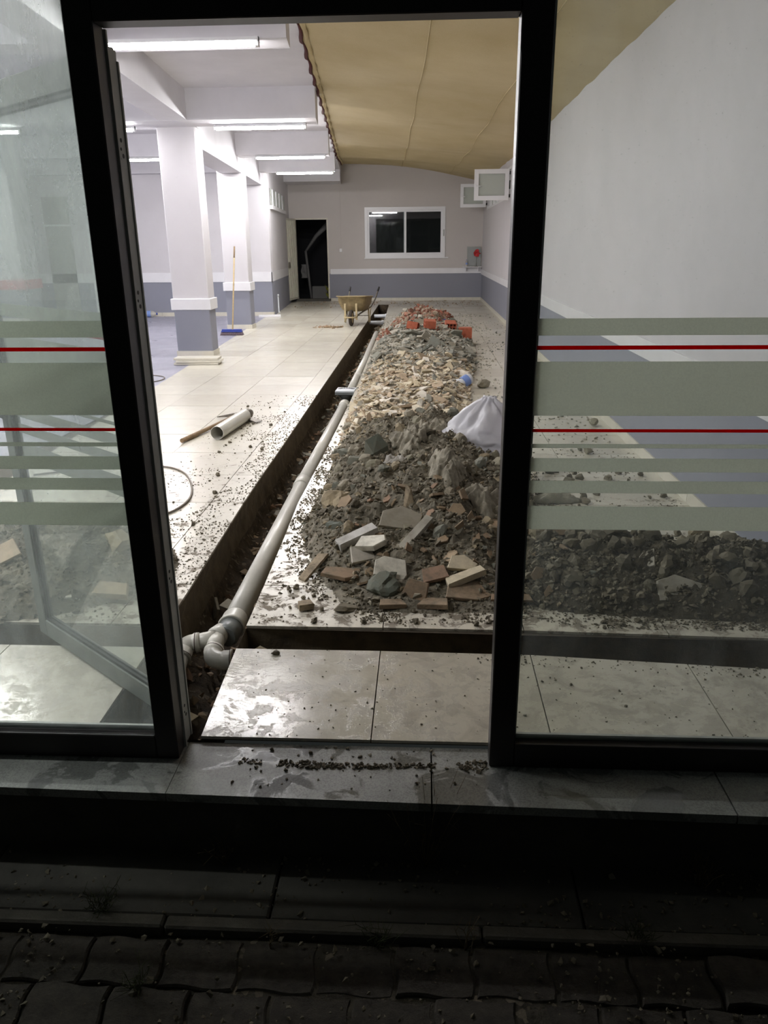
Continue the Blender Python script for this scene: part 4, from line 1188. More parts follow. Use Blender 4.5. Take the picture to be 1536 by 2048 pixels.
def free(x, y, r):
    for (a, b, c) in taken:
        if (a-x)**2+(b-y)**2 < (r+c)**2: return False
    return True
def scatter(kind, name, n, region, size, label, cat, group, tilt=18, lift=.1, sep=.55, inside=True, zs=1.):
    k = 0; tries = 0
    while k < n and tries < n*60:
        tries += 1
        x, y = rng.uniform(region[0], region[1]), rng.uniform(region[2], region[3])
        if inside and H(x, y) < .035: continue
        if not inside and (H(x, y) > .01): continue
        if tl(y)-.12 < x < tr(y)+.08: continue
        if x > XR-.1: continue
        s = rng.uniform(*size)
        if not free(x, y, s*sep): continue
        taken.append((x, y, s*sep)); k += 1
        lb = label
        if inside:
            sz, wh = where(x, y, s, size)
            if group.endswith('right soil bank'): wh = ('near the right stile' if x < .8 else 'near the right wall' if x > 1.4 else 'at its middle')+(', front' if y < 3.5 else ', back')
            elif x < -1.1: wh = ('near the trench' if x > -1.8 else 'away from the trench' if x < -2.4 else 'at its middle')+(', front' if y < 3.6 else ', back')
            lb = sz+' '+label+', '+wh
        place(kind, name, x, y, s, lb, cat, group, tilt, lift, zs=zs)
    return k

# ---- pieces the photograph singles out
def custom(name, me_or_bm, m, loc, rot, label, cat, dims=None):
    b_ = me_or_bm
    o = b_.build(name, m); o.location = loc; o.rotation_euler = tuple(R(a) for a in rot); tag(o, label, cat)
    taken.append((loc[0], loc[1], .06)); return o
def slab_poly(pts, th, s=1.):
    b_ = MB(); n = len(pts); c = .004
    vs = [(p[0]*s, p[1]*s, 0) for p in pts]+[(p[0]*s, p[1]*s, th-c) for p in pts]+[(p[0]*s*.96, p[1]*s*.96, th) for p in pts]
    fs = [list(range(n))[::-1]]+[[i, (i+1) % n, n+(i+1) % n, n+i] for i in range(n)]+[[n+i, n+(i+1) % n, 2*n+(i+1) % n, 2*n+i] for i in range(n)]+[list(range(2*n, 3*n))]
    return b_.add(vs, fs)
custom('marble_slab', slab_poly([(-.085, -.03), (-.075, .05), (-.03, .075), (.075, .055), (.08, -.03), (.06, -.06)], .028), M['marble'], (-.155, 3.42, .085), (38, 4, 6), 'thick white marble piece propped upright at the front of the soil heap', 'stone')
custom('marble_slab', slab_poly([(-.075, -.04), (-.06, .05), (.07, .045), (.085, -.005), (.03, -.055)], .03), M['marble'], (-.26, 3.62, .145), (14, -10, -12), 'cream square marble piece lying above the upright white one', 'stone')
custom('stone_strip', slab_poly([(-.115, -.028), (-.115, .028), (.115, .03), (.115, -.03)], .05), M['marble'], (-.34, 3.73, .125), (12, -14, 32), 'grey-white stone strip on the left front of the soil heap', 'stone')
custom('stone_strip', slab_poly([(-.16, -.022), (-.155, .024), (.16, .022), (.165, -.02)], .035), M['grey'], (-.05, 3.68, .155), (18, -24, 52), 'long narrow stone strip pointing up to the right in the front of the heap', 'stone')
custom('tile_shard', slab_poly([(-.11, -.02), (-.10, .03), (.09, .04), (.11, -.015)], .014), M['chip'], (-.55, 3.57, .035), (0, -22, 58), 'reddish tile strip standing on edge at the heap left front', 'tile')
custom('tile_shard', slab_poly([(-.09, -.03), (-.08, .04), (.05, .055), (.10, -.01), (.04, -.05)], .02), M['chip'], (-.41, 3.46, .045), (6, 4, -8), 'flat mud-smeared tile piece left of the marble pieces', 'tile')
custom('marble_slab', slab_poly([(-.07, -.03), (-.045, .05), (.02, .06), (.085, .01), (.06, -.03)], .022), M['cream'], (.19, 3.46, .10), (30, 6, 4), 'blunt cream stone piece on the right front of the heap', 'stone')
custom('stone_strip', slab_poly([(-.10, -.03), (-.09, .03), (.10, .028), (.105, -.02)], .032), M['cream'], (.21, 3.36, .075), (8, -12, 22), 'pale split stone strip lying over a red-brown shard', 'stone')
custom('tile_shard', slab_poly([(-.13, -.04), (-.10, .05), (.03, .085), (.14, .06), (.12, -.03), (.02, -.065)], .016), M['chip'], (.23, 3.29, .035), (14, 4, 12), 'large red-brown tile shard at the heap right front edge', 'tile')
custom('tile_shard', slab_poly([(-.06, -.05), (-.05, .05), (.05, .06), (.07, -.03)], .014), M['chip'], (-.03, 3.27, .05), (55, 10, -25), 'brown square tile piece standing on its corner at the heap front', 'tile')
custom('tile_shard', slab_poly([(-.06, -.04), (-.05, .05), (.06, .05), (.07, -.03)], .018), M['chip'], (.06, 3.37, .085), (24, -8, 10), 'brown tile piece just below the pale stone strips', 'tile')
custom('tile_shard', slab_poly([(-.06, -.03), (-.05, .03), (.05, .035), (.07, -.02)], .022), M['chip'], (-.14, 3.19, .012), (2, 4, 8), 'brown chip lying flat on the tile joint before the heap', 'tile')
custom('tile_shard', slab_poly([(-.07, -.03), (-.05, .04), (.06, .045), (.075, -.02)], .024), M['chip'], (.055, 3.19, .014), (4, -4, -14), 'brown chip lying flat right of the tile joint before the heap', 'tile')
custom('brick_fragment', slab_poly([(-.035, -.02), (-.03, .025), (.03, .025), (.035, -.02)], .03), M['chip'], (-.54, 3.17, .006), (4, 2, 25), 'small brick chip alone on the tile left of the heap', 'brick')
custom('tile_shard', slab_poly([(-.1, -.02), (-.09, .03), (.09, .035), (.1, -.02)], .012), M['chip'], (.42, 3.24, .03), (6, 2, 3), 'thin brown strip at the foot of the heap beside the right stile', 'tile')
custom('rock', MB().bm(hull_bm(501, 10, 1.15), 0, Matrix.Diagonal((.105, .09, .125, 1))), M['green_rock'], (-.31, 4.86, .30), (0, 10, 40), 'large grey-green pointed rock on the left shoulder of the soil heap', 'rock')
custom('rock', MB().bm(rock_bm(502, 3, .3, .9), 0, Matrix.Diagonal((.10, .09, .10, 1))), M['stone'], (-.50, 4.28, .15), (10, 0, 80), 'big rounded boulder at the left foot of the heap', 'rock')
custom('rock', MB().bm(rock_bm(503, 3, .25, .95), 0, Matrix.Diagonal((.062, .062, .062, 1))), M['green_rock'], (-.47, 3.96, .10), (0, 0, 0), 'round grey stone in front of the big boulder', 'rock')
custom('rock', MB().bm(rock_bm(504, 3, .4, .9), 0, Matrix.Diagonal((.095, .075, .09, 1))), M['green_rock'], (-.19, 3.33, .05), (30, 0, 10), 'mossy lump hanging at the front of the heap under the marble', 'rock')
custom('rock', MB().bm(hull_bm(505, 9, .8), 0, Matrix.Diagonal((.07, .04, .11, 1))), M['chip'], (-.10, 4.04, .26), (-10, 5, 0), 'upright triangular brown piece in the middle of the soil heap', 'rock')
custom('tile_shard', slab_poly([(-.06, -.05), (-.05, .05), (.05, .06), (.07, -.03)], .02), M['grey'], (-.31, 3.58, .10), (35, 4, 20), 'dark grey flat piece tucked under the cream marble', 'tile')
custom('tile_shard', slab_poly([(-.11, -.05), (-.10, .05), (.0, .10), (.12, .06), (.1, -.05)], .02), M['grey'], (-.12, 3.84, .19), (34, 8, 0), 'round-edged mud-covered slab in the middle front of the heap', 'tile')
custom('rock', MB().bm(rock_bm(506, 2, .4, .8), 0, Matrix.Diagonal((.05, .09, .05, 1))), M['stone'], (.48, 4.35, .24), (20, 10, 30), 'long brown stone beside the right stile below the white bag', 'rock')
custom('rock', MB().bm(rock_bm(507, 2, .4, .8), 0, Matrix.Diagonal((.06, .05, .09, 1))), M['stone'], (.50, 4.72, .27), (0, 14, 30), 'brown upright stone leaning on the white bag', 'rock')
custom('rock', MB().bm(rock_bm(508, 2, .3, .7), 0, Matrix.Diagonal((.075, .055, .06, 1))), M['stone'], (-.56, 5.45, .14), (0, 10, 30), 'greenish rounded rock on the left edge of the heap', 'rock')
custom('rock', MB().bm(hull_bm(509, 10, .9), 0, Matrix.Diagonal((.055, .05, .07, 1))), M['stone'], (-.50, 5.85, .21), (0, 5, 10), 'dark angular stone at the back left of the soil heap', 'rock')
custom('rock', MB().bm(rock_bm(510, 2, .3, .8), 0, Matrix.Diagonal((.13, .09, .06, 1))), M['chip'], (.72, 3.86, .15), (0, 4, 12), 'tan lump of mortar on top of the soil behind the right pane', 'rock')
custom('tile_shard', slab_poly([(-.12, -.04), (-.11, .06), (-.02, .09), (.13, .03), (.1, -.04)], .014), M['grey'], (1.20, 3.24, .075), (42, 0, 4), 'large grey tile shard leaning on the front of the right soil bank', 'tile')
custom('tile_shard', slab_poly([(-.03, -.06), (-.04, .05), (.03, .08), (.045, -.03)], .012), M['grey'], (1.08, 3.42, .15), (30, -18, -30), 'narrow grey tile shard upright in the right soil bank', 'tile')
custom('tile_shard', slab_poly([(-.07, -.05), (-.06, .06), (.05, .07), (.07, -.04)], .014), M['cream'], (-2.03, 3.34, .19), (35, -20, 20), 'pale tile shard stuck in the left soil bank', 'tile')
custom('tile_shard', slab_poly([(-.13, -.05), (-.11, .06), (.09, .07), (.14, -.02)], .03), M['cream'], (-1.52, 3.24, .03), (10, 0, -14), 'broad pale tile shard behind the open leaf glass', 'tile')
custom('tile_shard', slab_poly([(-.12, -.05), (-.11, .05), (.11, .05), (.13, -.03)], .03), M['cream'], (-1.74, 3.17, .04), (12, 4, 10), 'pale tile slab on the front of the left soil bank', 'tile')
custom('rock', MB().bm(rock_bm(511, 2, .35, .8), 0, Matrix.Diagonal((.09, .07, .075, 1))), M['cream'], (-1.58, 3.62, .15), (0, 4, 12), 'crusted pale lump on top of the left soil bank', 'rock')

# hollow bricks
def hollow_brick(loc, rot, label, L_=.19, D_=.19, Hh=.13):
    b_ = MB(); nxh, nzh = 3, 2; wt = .012
    # shell from walls, open along Y
    b_.box(-L_/2, L_/2, -D_/2, D_/2, 0, wt); b_.box(-L_/2, L_/2, -D_/2, D_/2, Hh-wt, Hh); b_.box(-L_/2, L_/2, -D_/2, D_/2, Hh/2-wt/2, Hh/2+wt/2)
    for k in range(nxh+1):
        x = -L_/2+(L_-wt)*k/nxh; b_.box(x, x+wt, -D_/2, D_/2, wt, Hh/2-wt/2); b_.box(x, x+wt, -D_/2, D_/2, Hh/2+wt/2, Hh-wt)
    o = b_.build('hollow_brick', M['brick']); o.location = loc; o.rotation_euler = tuple(R(a) for a in rot)
    tag(o, label, 'brick'); taken.append((loc[0], loc[1], .12)); return o
hollow_brick((.70, 13.1, H(.70, 13.1)+.01), (0, 0, 94), 'red hollow brick standing alone at the right edge of the rubble', .2, .2, .17)
hollow_brick((-.2, 13.7, H(-.2, 13.7)+.04), (10, 12, 80), 'red brick showing its side at the front of the brick rubble')
hollow_brick((.10, 13.55, H(.1, 13.55)+.03), (4, -8, 98), 'red brick just right of the first on the brick rubble front')
hollow_brick((.48, 14.2, H(.48, 14.2)+.03), (14, 4, 8), 'hollow brick with its dark holes facing the entrance')

# scattered individuals
GT = 'broken tile pieces of the rubble row'
scatter('stone', 'stone', 46, (-.75, .75, 3.5, 6.6), (.028, .06), 'grey-brown stone in the soil heap', 'stone', 'stones in the near soil heap', 40, .35, .6)
scatter('clod', 'soil_clod', 110, (-.75, .85, 3.25, 6.4), (.014, .034), 'brown clod in the soil heap', 'clod', 'clods in the near soil heap', 60, .35, .6)
scatter('clod', 'soil_clod', 90, (.42, XR-.06, 3.15, 4.05), (.02, .05), 'dark clod in the right soil bank', 'clod', 'clods in the right soil bank', 60, .45, .55)
scatter('clod', 'soil_clod', 50, (-2.9, -1.35, 3.05, 4.2), (.018, .045), 'brown clod in the left soil bank', 'clod', 'clods in the left soil bank', 60, .35, .6)
scatter('shard_brown', 'tile_shard', 60, (-.5, .7, 3.15, 4.2), (.025, .075), 'mud-brown tile chip', 'tile', 'tile chips at the front of the soil heap', 26, .2, .55)
scatter('chunk', 'mortar_chunk', 40, (-.72, .6, 5.9, 9.5), (.03, .065), 'angular mortar chunk', 'mortar', 'mortar chunks in the rubble row', 35, .3, .6)
scatter('shard_cream', 'tile_shard', 150, (-.82, .75, 6.0, 10.2), (.06, .14), 'cream tile piece', 'tile', 'cream tile pieces in the rubble row', 17, .12, .5)
scatter('shard_grey', 'tile_shard', 112, (-.85, .95, 9.6, 14.2), (.08, .19), 'grey tile piece', 'tile', 'grey tile pieces in the rubble row', 15, .12, .5)
scatter('brick', 'brick_fragment', 120, (-.75, .75, 13.6, 18.1), (.04, .10), 'red brick piece', 'brick', 'brick pieces at the far end of the rubble row', 40, .25, .5)
scatter('chunk', 'mortar_chunk', 30, (-.7, .75, 13.6, 18.0), (.04, .09), 'grey mortar lump', 'mortar', 'mortar chunks among the bricks', 35, .3, .6)
# strays on the open tiles
scatter('chunk', 'mortar_chunk', 40, (.5, 1.6, 6.0, 20.0), (.012, .035), 'small stray chunk on the clean tiles right of the rubble', 'mortar', 'strays right of the rubble row', 30, .45, .8, False)
scatter('clod', 'soil_clod', 34, (.45, 1.6, 3.95, 5.6), (.012, .032), 'stray clod on the tiles behind the right soil bank', 'clod', 'strays behind the right soil bank', 30, .5, .8, False)
scatter('clod', 'soil_clod', 26, (-.7, 1.0, 3.02, 3.4), (.008, .018), 'small clod on the tiles before the near heap', 'clod', 'strays before the near heap', 30, .5, .8, False)
scatter('clod', 'soil_clod', 26, (-1.9, -1.22, 3.1, 8.0), (.008, .02), 'small clod on the tiles at the left edge of the trench', 'clod', 'strays left of the trench', 30, .5, .8, False)
custom('soil_clod', MB().bm(rock_bm(520, 2, .6, .6), 0, Matrix.Diagonal((.055, .035, .035, 1))), M['clod'], (-.36, 3.16, .015), (0, 0, 10), 'lumpy soil clod on the tile near the channel edge', 'clod')
custom('soil_clod', MB().bm(rock_bm(521, 2, .6, .6), 0, Matrix.Diagonal((.02, .015, .014, 1))), M['clod'], (-.60, 2.76, .006), (0, 0, 10), 'round clod at the back edge of the front tile', 'clod')
custom('rock', MB().bm(rock_bm(522, 2, .4, .7), 0, Matrix.Diagonal((.10, .07, .08, 1))), M['stone'], (.72, 9.0, .045), (0, 0, 30), 'olive lump on the tiles beside the crumpled bottle', 'rock')
custom('rock', MB().bm(rock_bm(523, 2, .35, .7), 0, Matrix.Diagonal((.05, .04, .05, 1))), M['stone'], (1.02, 5.12, .03), (0, 0, 30), 'grey stone seen through the right pane between two stripes', 'rock')
custom('rock', MB().bm(rock_bm(524, 2, .35, .8), 0, Matrix.Diagonal((.045, .04, .045, 1))), M['stone'], (1.33, 6.0, .03), (0, 0, 30), 'stone on clean tiles just above the thin frosted stripe', 'rock')
custom('rock', MB().bm(rock_bm(525, 2, .35, .8), 0, Matrix.Diagonal((.05, .05, .045, 1))), M['stone'], (1.58, 7.0, .03), (0, 0, 30), 'stone on clean tiles just below the upper frosted band', 'rock')
custom('rock', MB().bm(rock_bm(526, 2, .3, .9), 0, Matrix.Diagonal((.07, .07, .075, 1))), M['stone'], (.72, 5.35, .06), (0, 0, 30), 'round dark stone beside the right stile behind the stripes', 'rock')
custom('rock', MB().bm(rock_bm(527, 2, .4, .9), 0, Matrix.Diagonal((.07, .05, .06, 1))), M['stone'], (1.58, 4.16, .04), (0, 0, 30), 'clod resting against the right wall skirting', 'rock')

# crumbs, flakes and pebbles too small to pick out
def crumbs(name, n, region, size, m, label, mode='rock', dens=None, zoff=.2, tiltk=1.2):
    V = []; F = []
    base = []
    for q in range(8):
        bm = hull_bm(700+q, 8, .7) if mode == 'rock' else None
        if bm:
            bm.verts.index_update(); base.append(([v.co.copy() for v in bm.verts], [[v.index for v in f.verts] for f in bm.faces])); bm.free()
        else:
            b_ = shard_me(760+q, .1); base.append(([v.copy() for v in b_.v], b_.f))
    k = 0; tr_ = 0
    while k < n and tr_ < n*12:
        tr_ += 1
        x, y = rng.uniform(region[0], region[1]), rng.uniform(region[2], region[3])
        if dens and rng.random() > dens(x, y): continue
        k += 1
        s = rng.uniform(*size)*(.6+.8*rng.random()**2); bv, bf = rng.choice(base)
        z = region[4](x, y) if len(region) > 4 else H(x, y)
        m_ = Matrix.Translation((x, y, z+s*zoff)) @ Euler((rng.gauss(0, .35*tiltk), rng.gauss(0, .35*tiltk), rng.uniform(0, 6.28))).to_matrix().to_4x4() @ Matrix.Scale(s, 4)
        b0 = len(V); V += [m_ @ v for v in bv]; F += [[i+b0 for i in f] for f in bf]
    o = link(bpy.data.objects.new(name, mesh(name, V, F, m))); tag(o, label, 'rubble', None, 'stuff'); return o
inH = lambda x, y: 1. if H(x, y) > .01 else 0.
crumbs('soil_crumbs', 9000, (-.8, .95, 3.1, 6.9), (.006, .021), M['clod_i'], 'small earth crumbs over the near soil heap', 'rock', inH)
crumbs('stone_crumbs', 1300, (-.8, .85, 3.2, 7.0), (.010, .026), M['stone_i'], 'small stones over the near soil heap', 'rock', inH)
crumbs('soil_crumbs', 2600, (.35, XR-.04, 3.05, 4.1), (.007, .02), M['clod_i'], 'small earth crumbs over the right soil bank', 'rock', inH)
crumbs('soil_crumbs', 2400, (-3.0, -1.3, 3.0, 4.3), (.007, .02), M['clod_i'], 'small earth crumbs over the left soil bank', 'rock', inH)
crumbs('tile_chips', 5200, (-.88, .85, 6.0, 10.4), (.018, .055), M['cream_i'], 'small cream tile chips over the rubble row', 'shard', inH, .15, 1.)
crumbs('tile_chips', 4600, (-.88, 1.0, 9.4, 14.8), (.022, .07), M['grey_i'], 'small grey tile chips over the rubble row', 'shard', inH, .15, 1.)
crumbs('brick_chips', 1500, (-.8, .8, 13.4, 18.3), (.02, .05), M['red_i'], 'small brick chips at the far end of the rubble row', 'rock', inH)
crumbs('mortar_chips', 900, (-.85, .9, 6.2, 18.3), (.02, .045), M['grey_i'], 'small mortar chips through the rubble row', 'rock', inH)
crumbs('brick_chips', 160, (-.85, -.5, 13.6, 15.6), (.02, .06), M['red_i'], 'brick chips beside the trench', 'rock', None)
onfl = lambda x, y: 0. if (H(x, y) > .01 or tl(y) < x < tr(y)) else 1.
def edge_d(x, y):
    if not onfl(x, y): return 0.
    return max(0., 1-((tl(y)-x)/.9)) if x < tl(y) else 0.
cl = lambda x, y: edge_d(x, y)**1.5*(1 if noise.noise(Vector((x*3, y*2, 9))) > -.05 else .12)
crumbs('floor_grit', 2600, (-2.4, -1.15, 3.02, 8.5), (.003, .010), M['clod_i'], 'mud grit on the tiles left of the trench', 'rock', cl)
nd = lambda x, y: onfl(x, y)*(.9 if H(x+.13, y) > .01 or H(x-.13, y) > .01 or H(x, y+.14) > .01 or H(x, y-.12) > .01 else .07)*(1 if noise.noise(Vector((x*4, y*4, 2))) > -.1 else .25)
crumbs('floor_grit', 5200, (-.8, XR-.03, 3.02, 6.2), (.003, .012), M['clod_i'], 'mud grit on the tiles around the near heaps', 'rock', nd)
fd = lambda x, y: onfl(x, y)*(.8 if noise.noise(Vector((x*2, y*1.2, 2))) > .05 else .25)*math.exp(-max(0, abs(x)-.7)*1.6)
crumbs('floor_grit', 1500, (-.9, XR-.05, 6., 19.0), (.006, .022), M['grey_i'], 'grit and flakes on the tiles beside the rubble row', 'rock', fd)
crumbs('floor_grit', 500, (-3.6, XR-.1, 20.5, 23.9), (.01, .03), M['brown_i'], 'dirt scraped along the foot of the far wall', 'rock', lambda x, y: onfl(x, y)*sst(20.5, 23.8, y)*(1 if noise.noise(Vector((x*1.5, y*2, 0))) > -.05 else .2))
sd_ = lambda x, y: (.8 if abs(y-2.77-(-.08*max(0, x-.3))) < .06 and x > .2 else .10)*(1 if y < ynear(x) and x > tr(y) else 0)
crumbs('floor_grit', 420, (-.7, XR-.05, 2.2, 2.8), (.002, .007), M['clod_i'], 'specks of mud on the front tiles', 'rock', sd_)
def line_d(x, y):
    c = 2.085+.012*math.sin(x*5)-.01*x
    k = noise.noise(Vector((x*7, 0, 4)))
    return (1. if abs(y-c) < .012+.02*max(0, k) and k > -.2 else .012)
crumbs('sill_grit', 620, (-.6, .22, 1.96, 2.18, lambda x, y: ZS), (.003, .010), M['clod_i'], 'row of mud crumbs along the stone sill', 'rock', line_d)
tb = lambda x, y: -.33
crumbs('trench_rubble', 900, (-1.16, -.8, 2.2, 22.2, lambda x, y: -.31+.02*noise.noise(Vector((x*9, y*5, 1)))), (.012, .05), M['brown_i'], 'clods and broken bits on the trench bottom', 'rock', lambda x, y: 1. if tl(y)+.03 < x < tr(y)-.03 else 0.)
crumbs('trench_rubble', 260, (-1.16, -.8, 2.2, 22.2, lambda x, y: -.28), (.02, .06), M['grey_i'], 'flat flakes fallen on the trench bottom', 'shard', lambda x, y: 1. if tl(y)+.04 < x < tr(y)-.04 else 0., .2, 2.)
crumbs('channel_rubble', 260, (-.75, 1.7, 2.86, 2.96, lambda x, y: -.23), (.01, .03), M['clod_i'], 'clods on the bottom of the cross channel', 'rock', None)
crumbs('ground_grit', 1500, (-1.6, 1.5, 1.2, 1.92, lambda x, y: GZ+(.0 if y > 1.62 else -.005)), (.003, .012), M['clod_i'], 'grit on the paving outside the entrance', 'rock', lambda x, y: 1. if noise.noise(Vector((x*3, y*5, 6))) > 0 else .2)
# pieces in the trench mouth
for lo, s, lb, kk in (((-1.0, 2.68, -.27), .07, 'pale stone on the trench bottom below the elbows', 'shard_cream'), ((-.70, 2.90, -.09), .075, 'triangular tile piece wedged in the channel mouth', 'shard_cream'), ((-1.02, 3.6, -.20), .07, 'flat flake on the trench bottom beside the pipe', 'shard_grey')):
    o = bpy.data.objects.new('tile_shard', LIB[kk][3]); o.location = lo; o.scale = (s, s, s); o.rotation_euler = (R(25), R(12), R(40)); link(o); tag(o, lb, 'tile')

# ================================================================ BAGS, SACKS, FILMS
def ridged(v, s): 
    return 1-abs(noise.noise(v*s))*2
def crumple(name, c, rx, ry, hh, sd, m, label, cat, n=64, fold=.25, outline=.25, base=None, lean=(0, 0), thick=.002):
    V = []; F = []; o_ = Vector((sd*3.3, sd*1.9, sd))
    rings = n//2
    for j in range(rings+1):
        t_ = j/rings
        for i in range(n):
            a = 2*math.pi*i/n; d = Vector((math.cos(a), math.sin(a), 0))
            q = 1+outline*noise.noise(d*1.4+o_)+outline*.5*noise.noise(d*4+o_)
            x, y = c[0]+d.x*rx*q*t_, c[1]+d.y*ry*q*t_
            prof = max(0, 1-t_**1.7)
            v = Vector((x*13, y*13, 0))+o_
            v = v+Vector((noise.noise(v*.7), noise.noise(v*.7+Vector((9, 0, 0))), 0))*1.2
            f_ = fold*(ridged(v, .6)*.75+ridged(v+Vector((5, 5, 5)), 1.5)*.4+noise.noise(v*3)*.15-.35)
            g_ = H(x, y) if base is None else base
            z = g_+.004+hh*prof**.7*(1+f_)+hh*fold*.5*(1-prof)*max(0, noise.noise(v*1.2))
            z = max(z, g_+.002)
            V.append((x+lean[0]*prof+f_*.02, y+lean[1]*prof+f_*.02, z))
    for j in range(rings):
        for i in range(n):
            a, b = j*n+i, j*n+(i+1) % n; F.append([a, b, b+n, a+n])
    o = link(bpy.data.objects.new(name, mesh(name, V, F, m, True)))
    bm = bmesh.new(); bm.from_mesh(o.data); bmesh.ops.remove_doubles(bm, verts=bm.verts[:], dist=1e-5); bm.to_mesh(o.data); bm.free()
    tag(o, label, cat); taken.append((c[0], c[1], min(rx, ry)*.7)); return o
# white carrier bag: body with pinched, twisted neck
def carrier():
    t = empty('plastic_bag', (.38, 5.25, .28)); tag(t, 'white plastic carrier bag sitting on the rubble beside the right stile', 'bag')
    n, m_ = 88, 44; V = []; F = []
    for j in range(m_+1):
        t_ = j/m_
        for i in range(n):
            a = 2*math.pi*i/n
            # profile: wide body low, neck gathered up and back-right
            w_ = (1-t_**2.1)**.75 if t_ < 1 else 0
            w_ = max(w_, .10+.05*(t_ > .96))
            bul = 1+.10*math.sin(t_*math.pi)
            fold = .16*math.sin(a*5+t_*3)*t_**2+.10*math.sin(a*11+1)*t_**2.5
            nz = noise.noise(Vector((math.cos(a)*1.5, math.sin(a)*1.5, t_*2.5)))*.16+.08*ridged(Vector((math.cos(a)*3, math.sin(a)*3, t_*5)), 1)+.04*ridged(Vector((math.cos(a)*7, math.sin(a)*7, t_*11)), 1)
            q = w_*bul*(1+fold+nz)
            x = .29*q*math.cos(a)+.03+.06*t_**2; y = .24*q*math.sin(a)+.12*t_
            z = -.12+.42*t_**1.0+.02*noise.noise(Vector((math.cos(a)*3, math.sin(a)*3, t_*6)))
            V.append((x, y, z))
    for j in range(m_):
        for i in range(n): a, b = j*n+i, j*n+(i+1) % n; F.append([a, b, b+n, a+n])
    F.append([m_*n+i for i in range(n)])
    link(bpy.data.objects.new('bag_body', mesh('bag_body', V, F, M['bag'], True)), t)
    # loose handles/flap on the far right
    V = []; F = []
    for j in range(25):
        for i in range(25):
            u, v = i/24, j/24
            V.append((.12+.26*u+.03*math.sin(v*6), .12+.12*math.sin(u*2.5), -.06+.30*v*(1-.45*u)+.03*math.sin(u*14+v*3)+.02*noise.noise(Vector((u*5, v*5, 1)))))
    for j in range(24):
        for i in range(24): a = j*25+i; F.append([a, a+1, a+26, a+25])
    link(bpy.data.objects.new('bag_flap', mesh('bag_flap', V, F, M['thin'], True)), t)
carrier()
crumple('crumpled_sack', (.14, 4.33), .11, .19, .085, 3, M['sack'], 'crumpled muddy paper sack on the right of the soil heap', 'sack', 96, .6, .5)
crumple('crumpled_sack', (.36, 4.10), .13, .10, .07, 5, M['sack'], 'torn pale sack scrap low beside the right stile', 'sack', 84, .7, .6)
crumple('crumpled_sack', (-.10, 5.0), .13, .16, .065, 8, M['sack'], 'mud-smeared plastic sack lying over the crest of the heap', 'sack', 96, .6, .5)
crumple('crumpled_sack', (.05, 5.35), .12, .12, .07, 9, M['sack'], 'folded grey sack edge behind the crest of the heap', 'sack', 84, .65, .5)
crumple('plastic_wrap', (-.18, 4.70), .08, .06, .05, 11, M['thin'], 'crushed clear plastic beside the large pointed rock', 'plastic', 44, .5, .5)
crumple('plastic_film', (.90, 4.22), .26, .07, .028, 12, M['film'], 'muddy plastic film lying flat behind the right soil bank', 'plastic', 60, .5, .5, 0.)
crumple('plastic_film', (.86, 4.78), .16, .07, .05, 13, M['film'], 'pale crushed film beside the stile between two frosted stripes', 'plastic', 60, .6, .4, 0.)
crumple('crumpled_sack', (.66, 4.15), .085, .10, .11, 14, M['film'], 'grey crumpled lump of plastic beside the right stile', 'plastic', 60, .5, .3, 0.)
crumple('plastic_film', (.80, 3.98), .12, .04, .03, 15, M['film'], 'small flake of film touching the back of the right soil bank', 'plastic', 44, .5, .4, 0.)
# bottle and blue scraps
t = empty('crushed_bottle', (.47, 8.85, .10)); tag(t, 'crushed white and blue bottle at the right edge of the rubble', 'bottle'); t.rotation_euler = (R(0), R(72), R(25))
MB().tube([(0, 0, -.11), (0, 0, -.10), (.01, 0, -.03), (0, .01, .04), (0, 0, .10), (0, 0, .11)], [.04, .065, .055, .065, .055, .03], 14).build('bottle_body', M['pvc_white'], t)
MB().tube([(.01, 0, -.02), (0, .01, .06)], .067, 14, False).build('label_band', M['bluel'], t)
for lo, lb in (((.42, 15.3, .20), 'small blue plastic scrap on the brick rubble'), ((-.48, 10.6, .17), 'white plastic scrap on the left of the tile rubble'), ((-.62, 16.5, .12), 'white tile chip on the left of the brick rubble')):
    o = shard_me(int(lo[1]*10), .15).build('plastic_scrap', M['blue'] if 'blue' in lb else M['marble']); o.location = lo; o.scale = (.07, .07, .07); o.rotation_euler = (R(30), R(10), R(30)); tag(o, lb, 'scrap')
# spill on the far tiles by the barrow
o = crumbs('floor_grit', 130, (-2.3, -1.65, 15.7, 16.5), (.012, .035), M['brown_i'], 'small spill of dirt before the wheelbarrow', 'rock', lambda x, y: math.exp(-((x+1.95)/.3)**2-((y-16.1)/.15)**2))
t = MB().tube([(-.18, 0, .012), (.0, .02, .016), (.2, .05, .012)], [.012, .018, .010], 6).build('wood_stick', M['wood_dark']); t.location = (-1.88, 16.0, 0)
tag(t, 'short dirty stick lying in the spill before the wheelbarrow', 'stick')

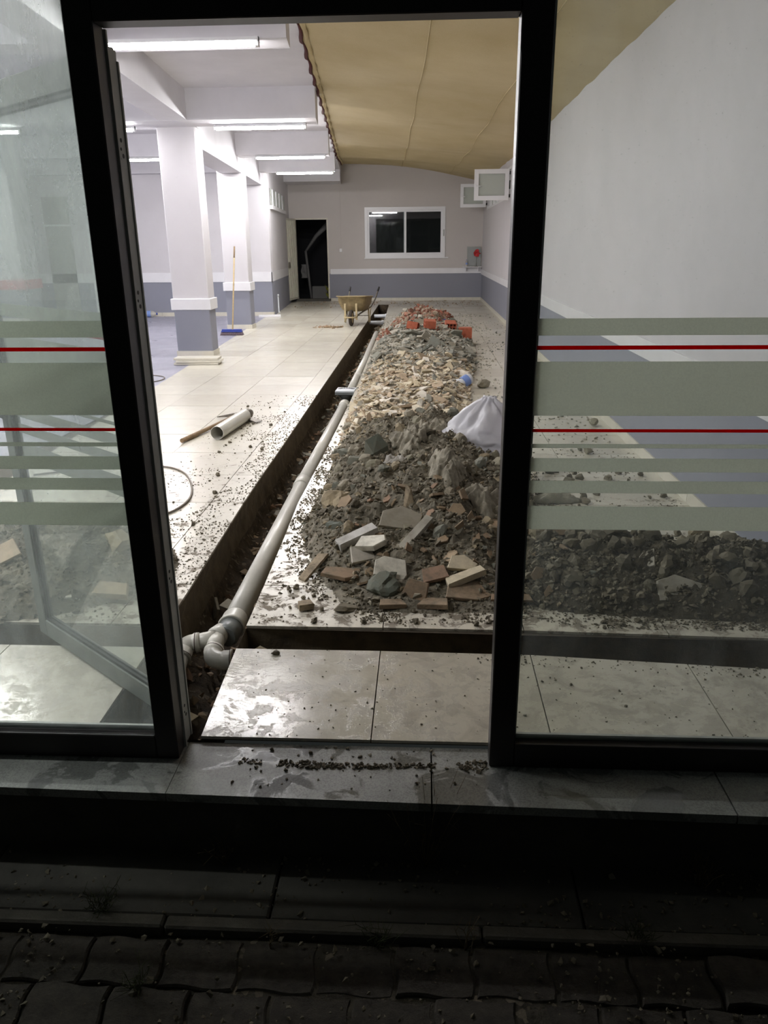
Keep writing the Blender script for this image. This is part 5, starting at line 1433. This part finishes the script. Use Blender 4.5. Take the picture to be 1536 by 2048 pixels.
# ================================================================ WEEDS OUTSIDE
def weed(x, y, z, n, l, label, m='twig', spread=.6, sd=0):
    r_ = random.Random(sd); t = empty('dry_weed', (x, y, z)); tag(t, label, 'weed')
    b_ = MB()
    for k in range(n):
        a = r_.uniform(0, 6.28); s = r_.uniform(.1, spread); L_ = l*r_.uniform(.5, 1)
        P = [Vector((0, 0, 0))]
        for q in range(1, 5):
            P.append(Vector((math.cos(a)*s*L_*q/4+r_.gauss(0, .006), math.sin(a)*s*L_*q/4+r_.gauss(0, .006), L_*(q/4)**(1+.4*s))))
        b_.tube(P, [.0014, .0012, .001, .0009, .0006], 4)
        for q in range(2):
            p = P[2+q]; e = p+Vector((r_.gauss(0, .025), r_.gauss(0, .025), r_.uniform(0, .03))); b_.tube([p, e], [.0009, .0005], 3)
    b_.build('stems', M[m], t)
weed(.02, 1.90, GZ, 16, .34, 'tall dry weed growing up at the middle of the sill face', 'twig', .5, 1)
weed(.13, 1.62, GZ-.02, 7, .14, 'dry weed in the kerb joint right of the middle', 'twig', .5, 2)
weed(-.12, 1.62, GZ-.02, 14, .09, 'tuft of dark grass on the kerb near the middle', 'grass', .9, 3)
weed(-.95, 1.70, GZ-.02, 26, .10, 'grass tuft at the far left end of the kerb', 'grass', .9, 4)
weed(-.62, 1.88, GZ, 10, .12, 'small dry weed at the foot of the sill on the left', 'twig', .6, 5)
weed(.62, 1.66, GZ-.02, 24, .08, 'grass tuft in the joint beyond the kerb on the right', 'grass', 1.0, 6)
weed(.85, 1.86, GZ, 12, .13, 'thin weed at the sill foot on the right', 'twig', .7, 7)
weed(-.42, 1.60, GZ-.02, 5, .08, 'upright twig standing by the kerb left of the middle', 'twig', .3, 8)
weed(-.75, 1.45, GZ-.02, 20, .07, 'grass tuft among the pavers on the left', 'grass', 1.0, 9)

# ---- sub-parts: hang small pieces on the part that carries them (local transforms are shared)
SUB = {'window_sash': ('glass_pane', 'window_handle', 'gasket', 'hinge'), 'glass_pane': ('frosted_stripe', 'red_stripe'), 'tray': ('rim',), 'wheel_hub': ('tyre',),
       'bottle_body': ('label_band', 'cap'), 'broom_head': ('bristles', 'clamp_bar'), 'lock_stile': ('lever_handle',), 'door_panel': ('door_handle', 'door_rail'), 'door_leaf': ('door_handle',), 'shelf_board': ('bracket',),
       'mirror_frame': ('mirror_glass',), 'grate_plate': ('grate_slots',), 'jamb_plate': ('screw_hole',), 'pipe_tube': ('pipe_cap', 'pipe_socket', 'pipe_spigot')}
stem = lambda n: n.split('.')[0]
for root in [o for o in list(S.objects) if o.parent is None and o.type == 'EMPTY']:
    kids = sorted(root.children, key=lambda o: o.name)
    for part, subs in SUB.items():
        hosts = [k for k in kids if stem(k.name) == part and k.parent == root]
        if not hosts: continue
        for i, sname in enumerate(subs):
            mine = [k for k in kids if stem(k.name) == sname and k.parent == root and not any(c.parent == k for c in kids)]
            for q, k in enumerate(mine): k.parent = hosts[min(q, len(hosts)-1)] if len(mine) == len(hosts) else hosts[0]
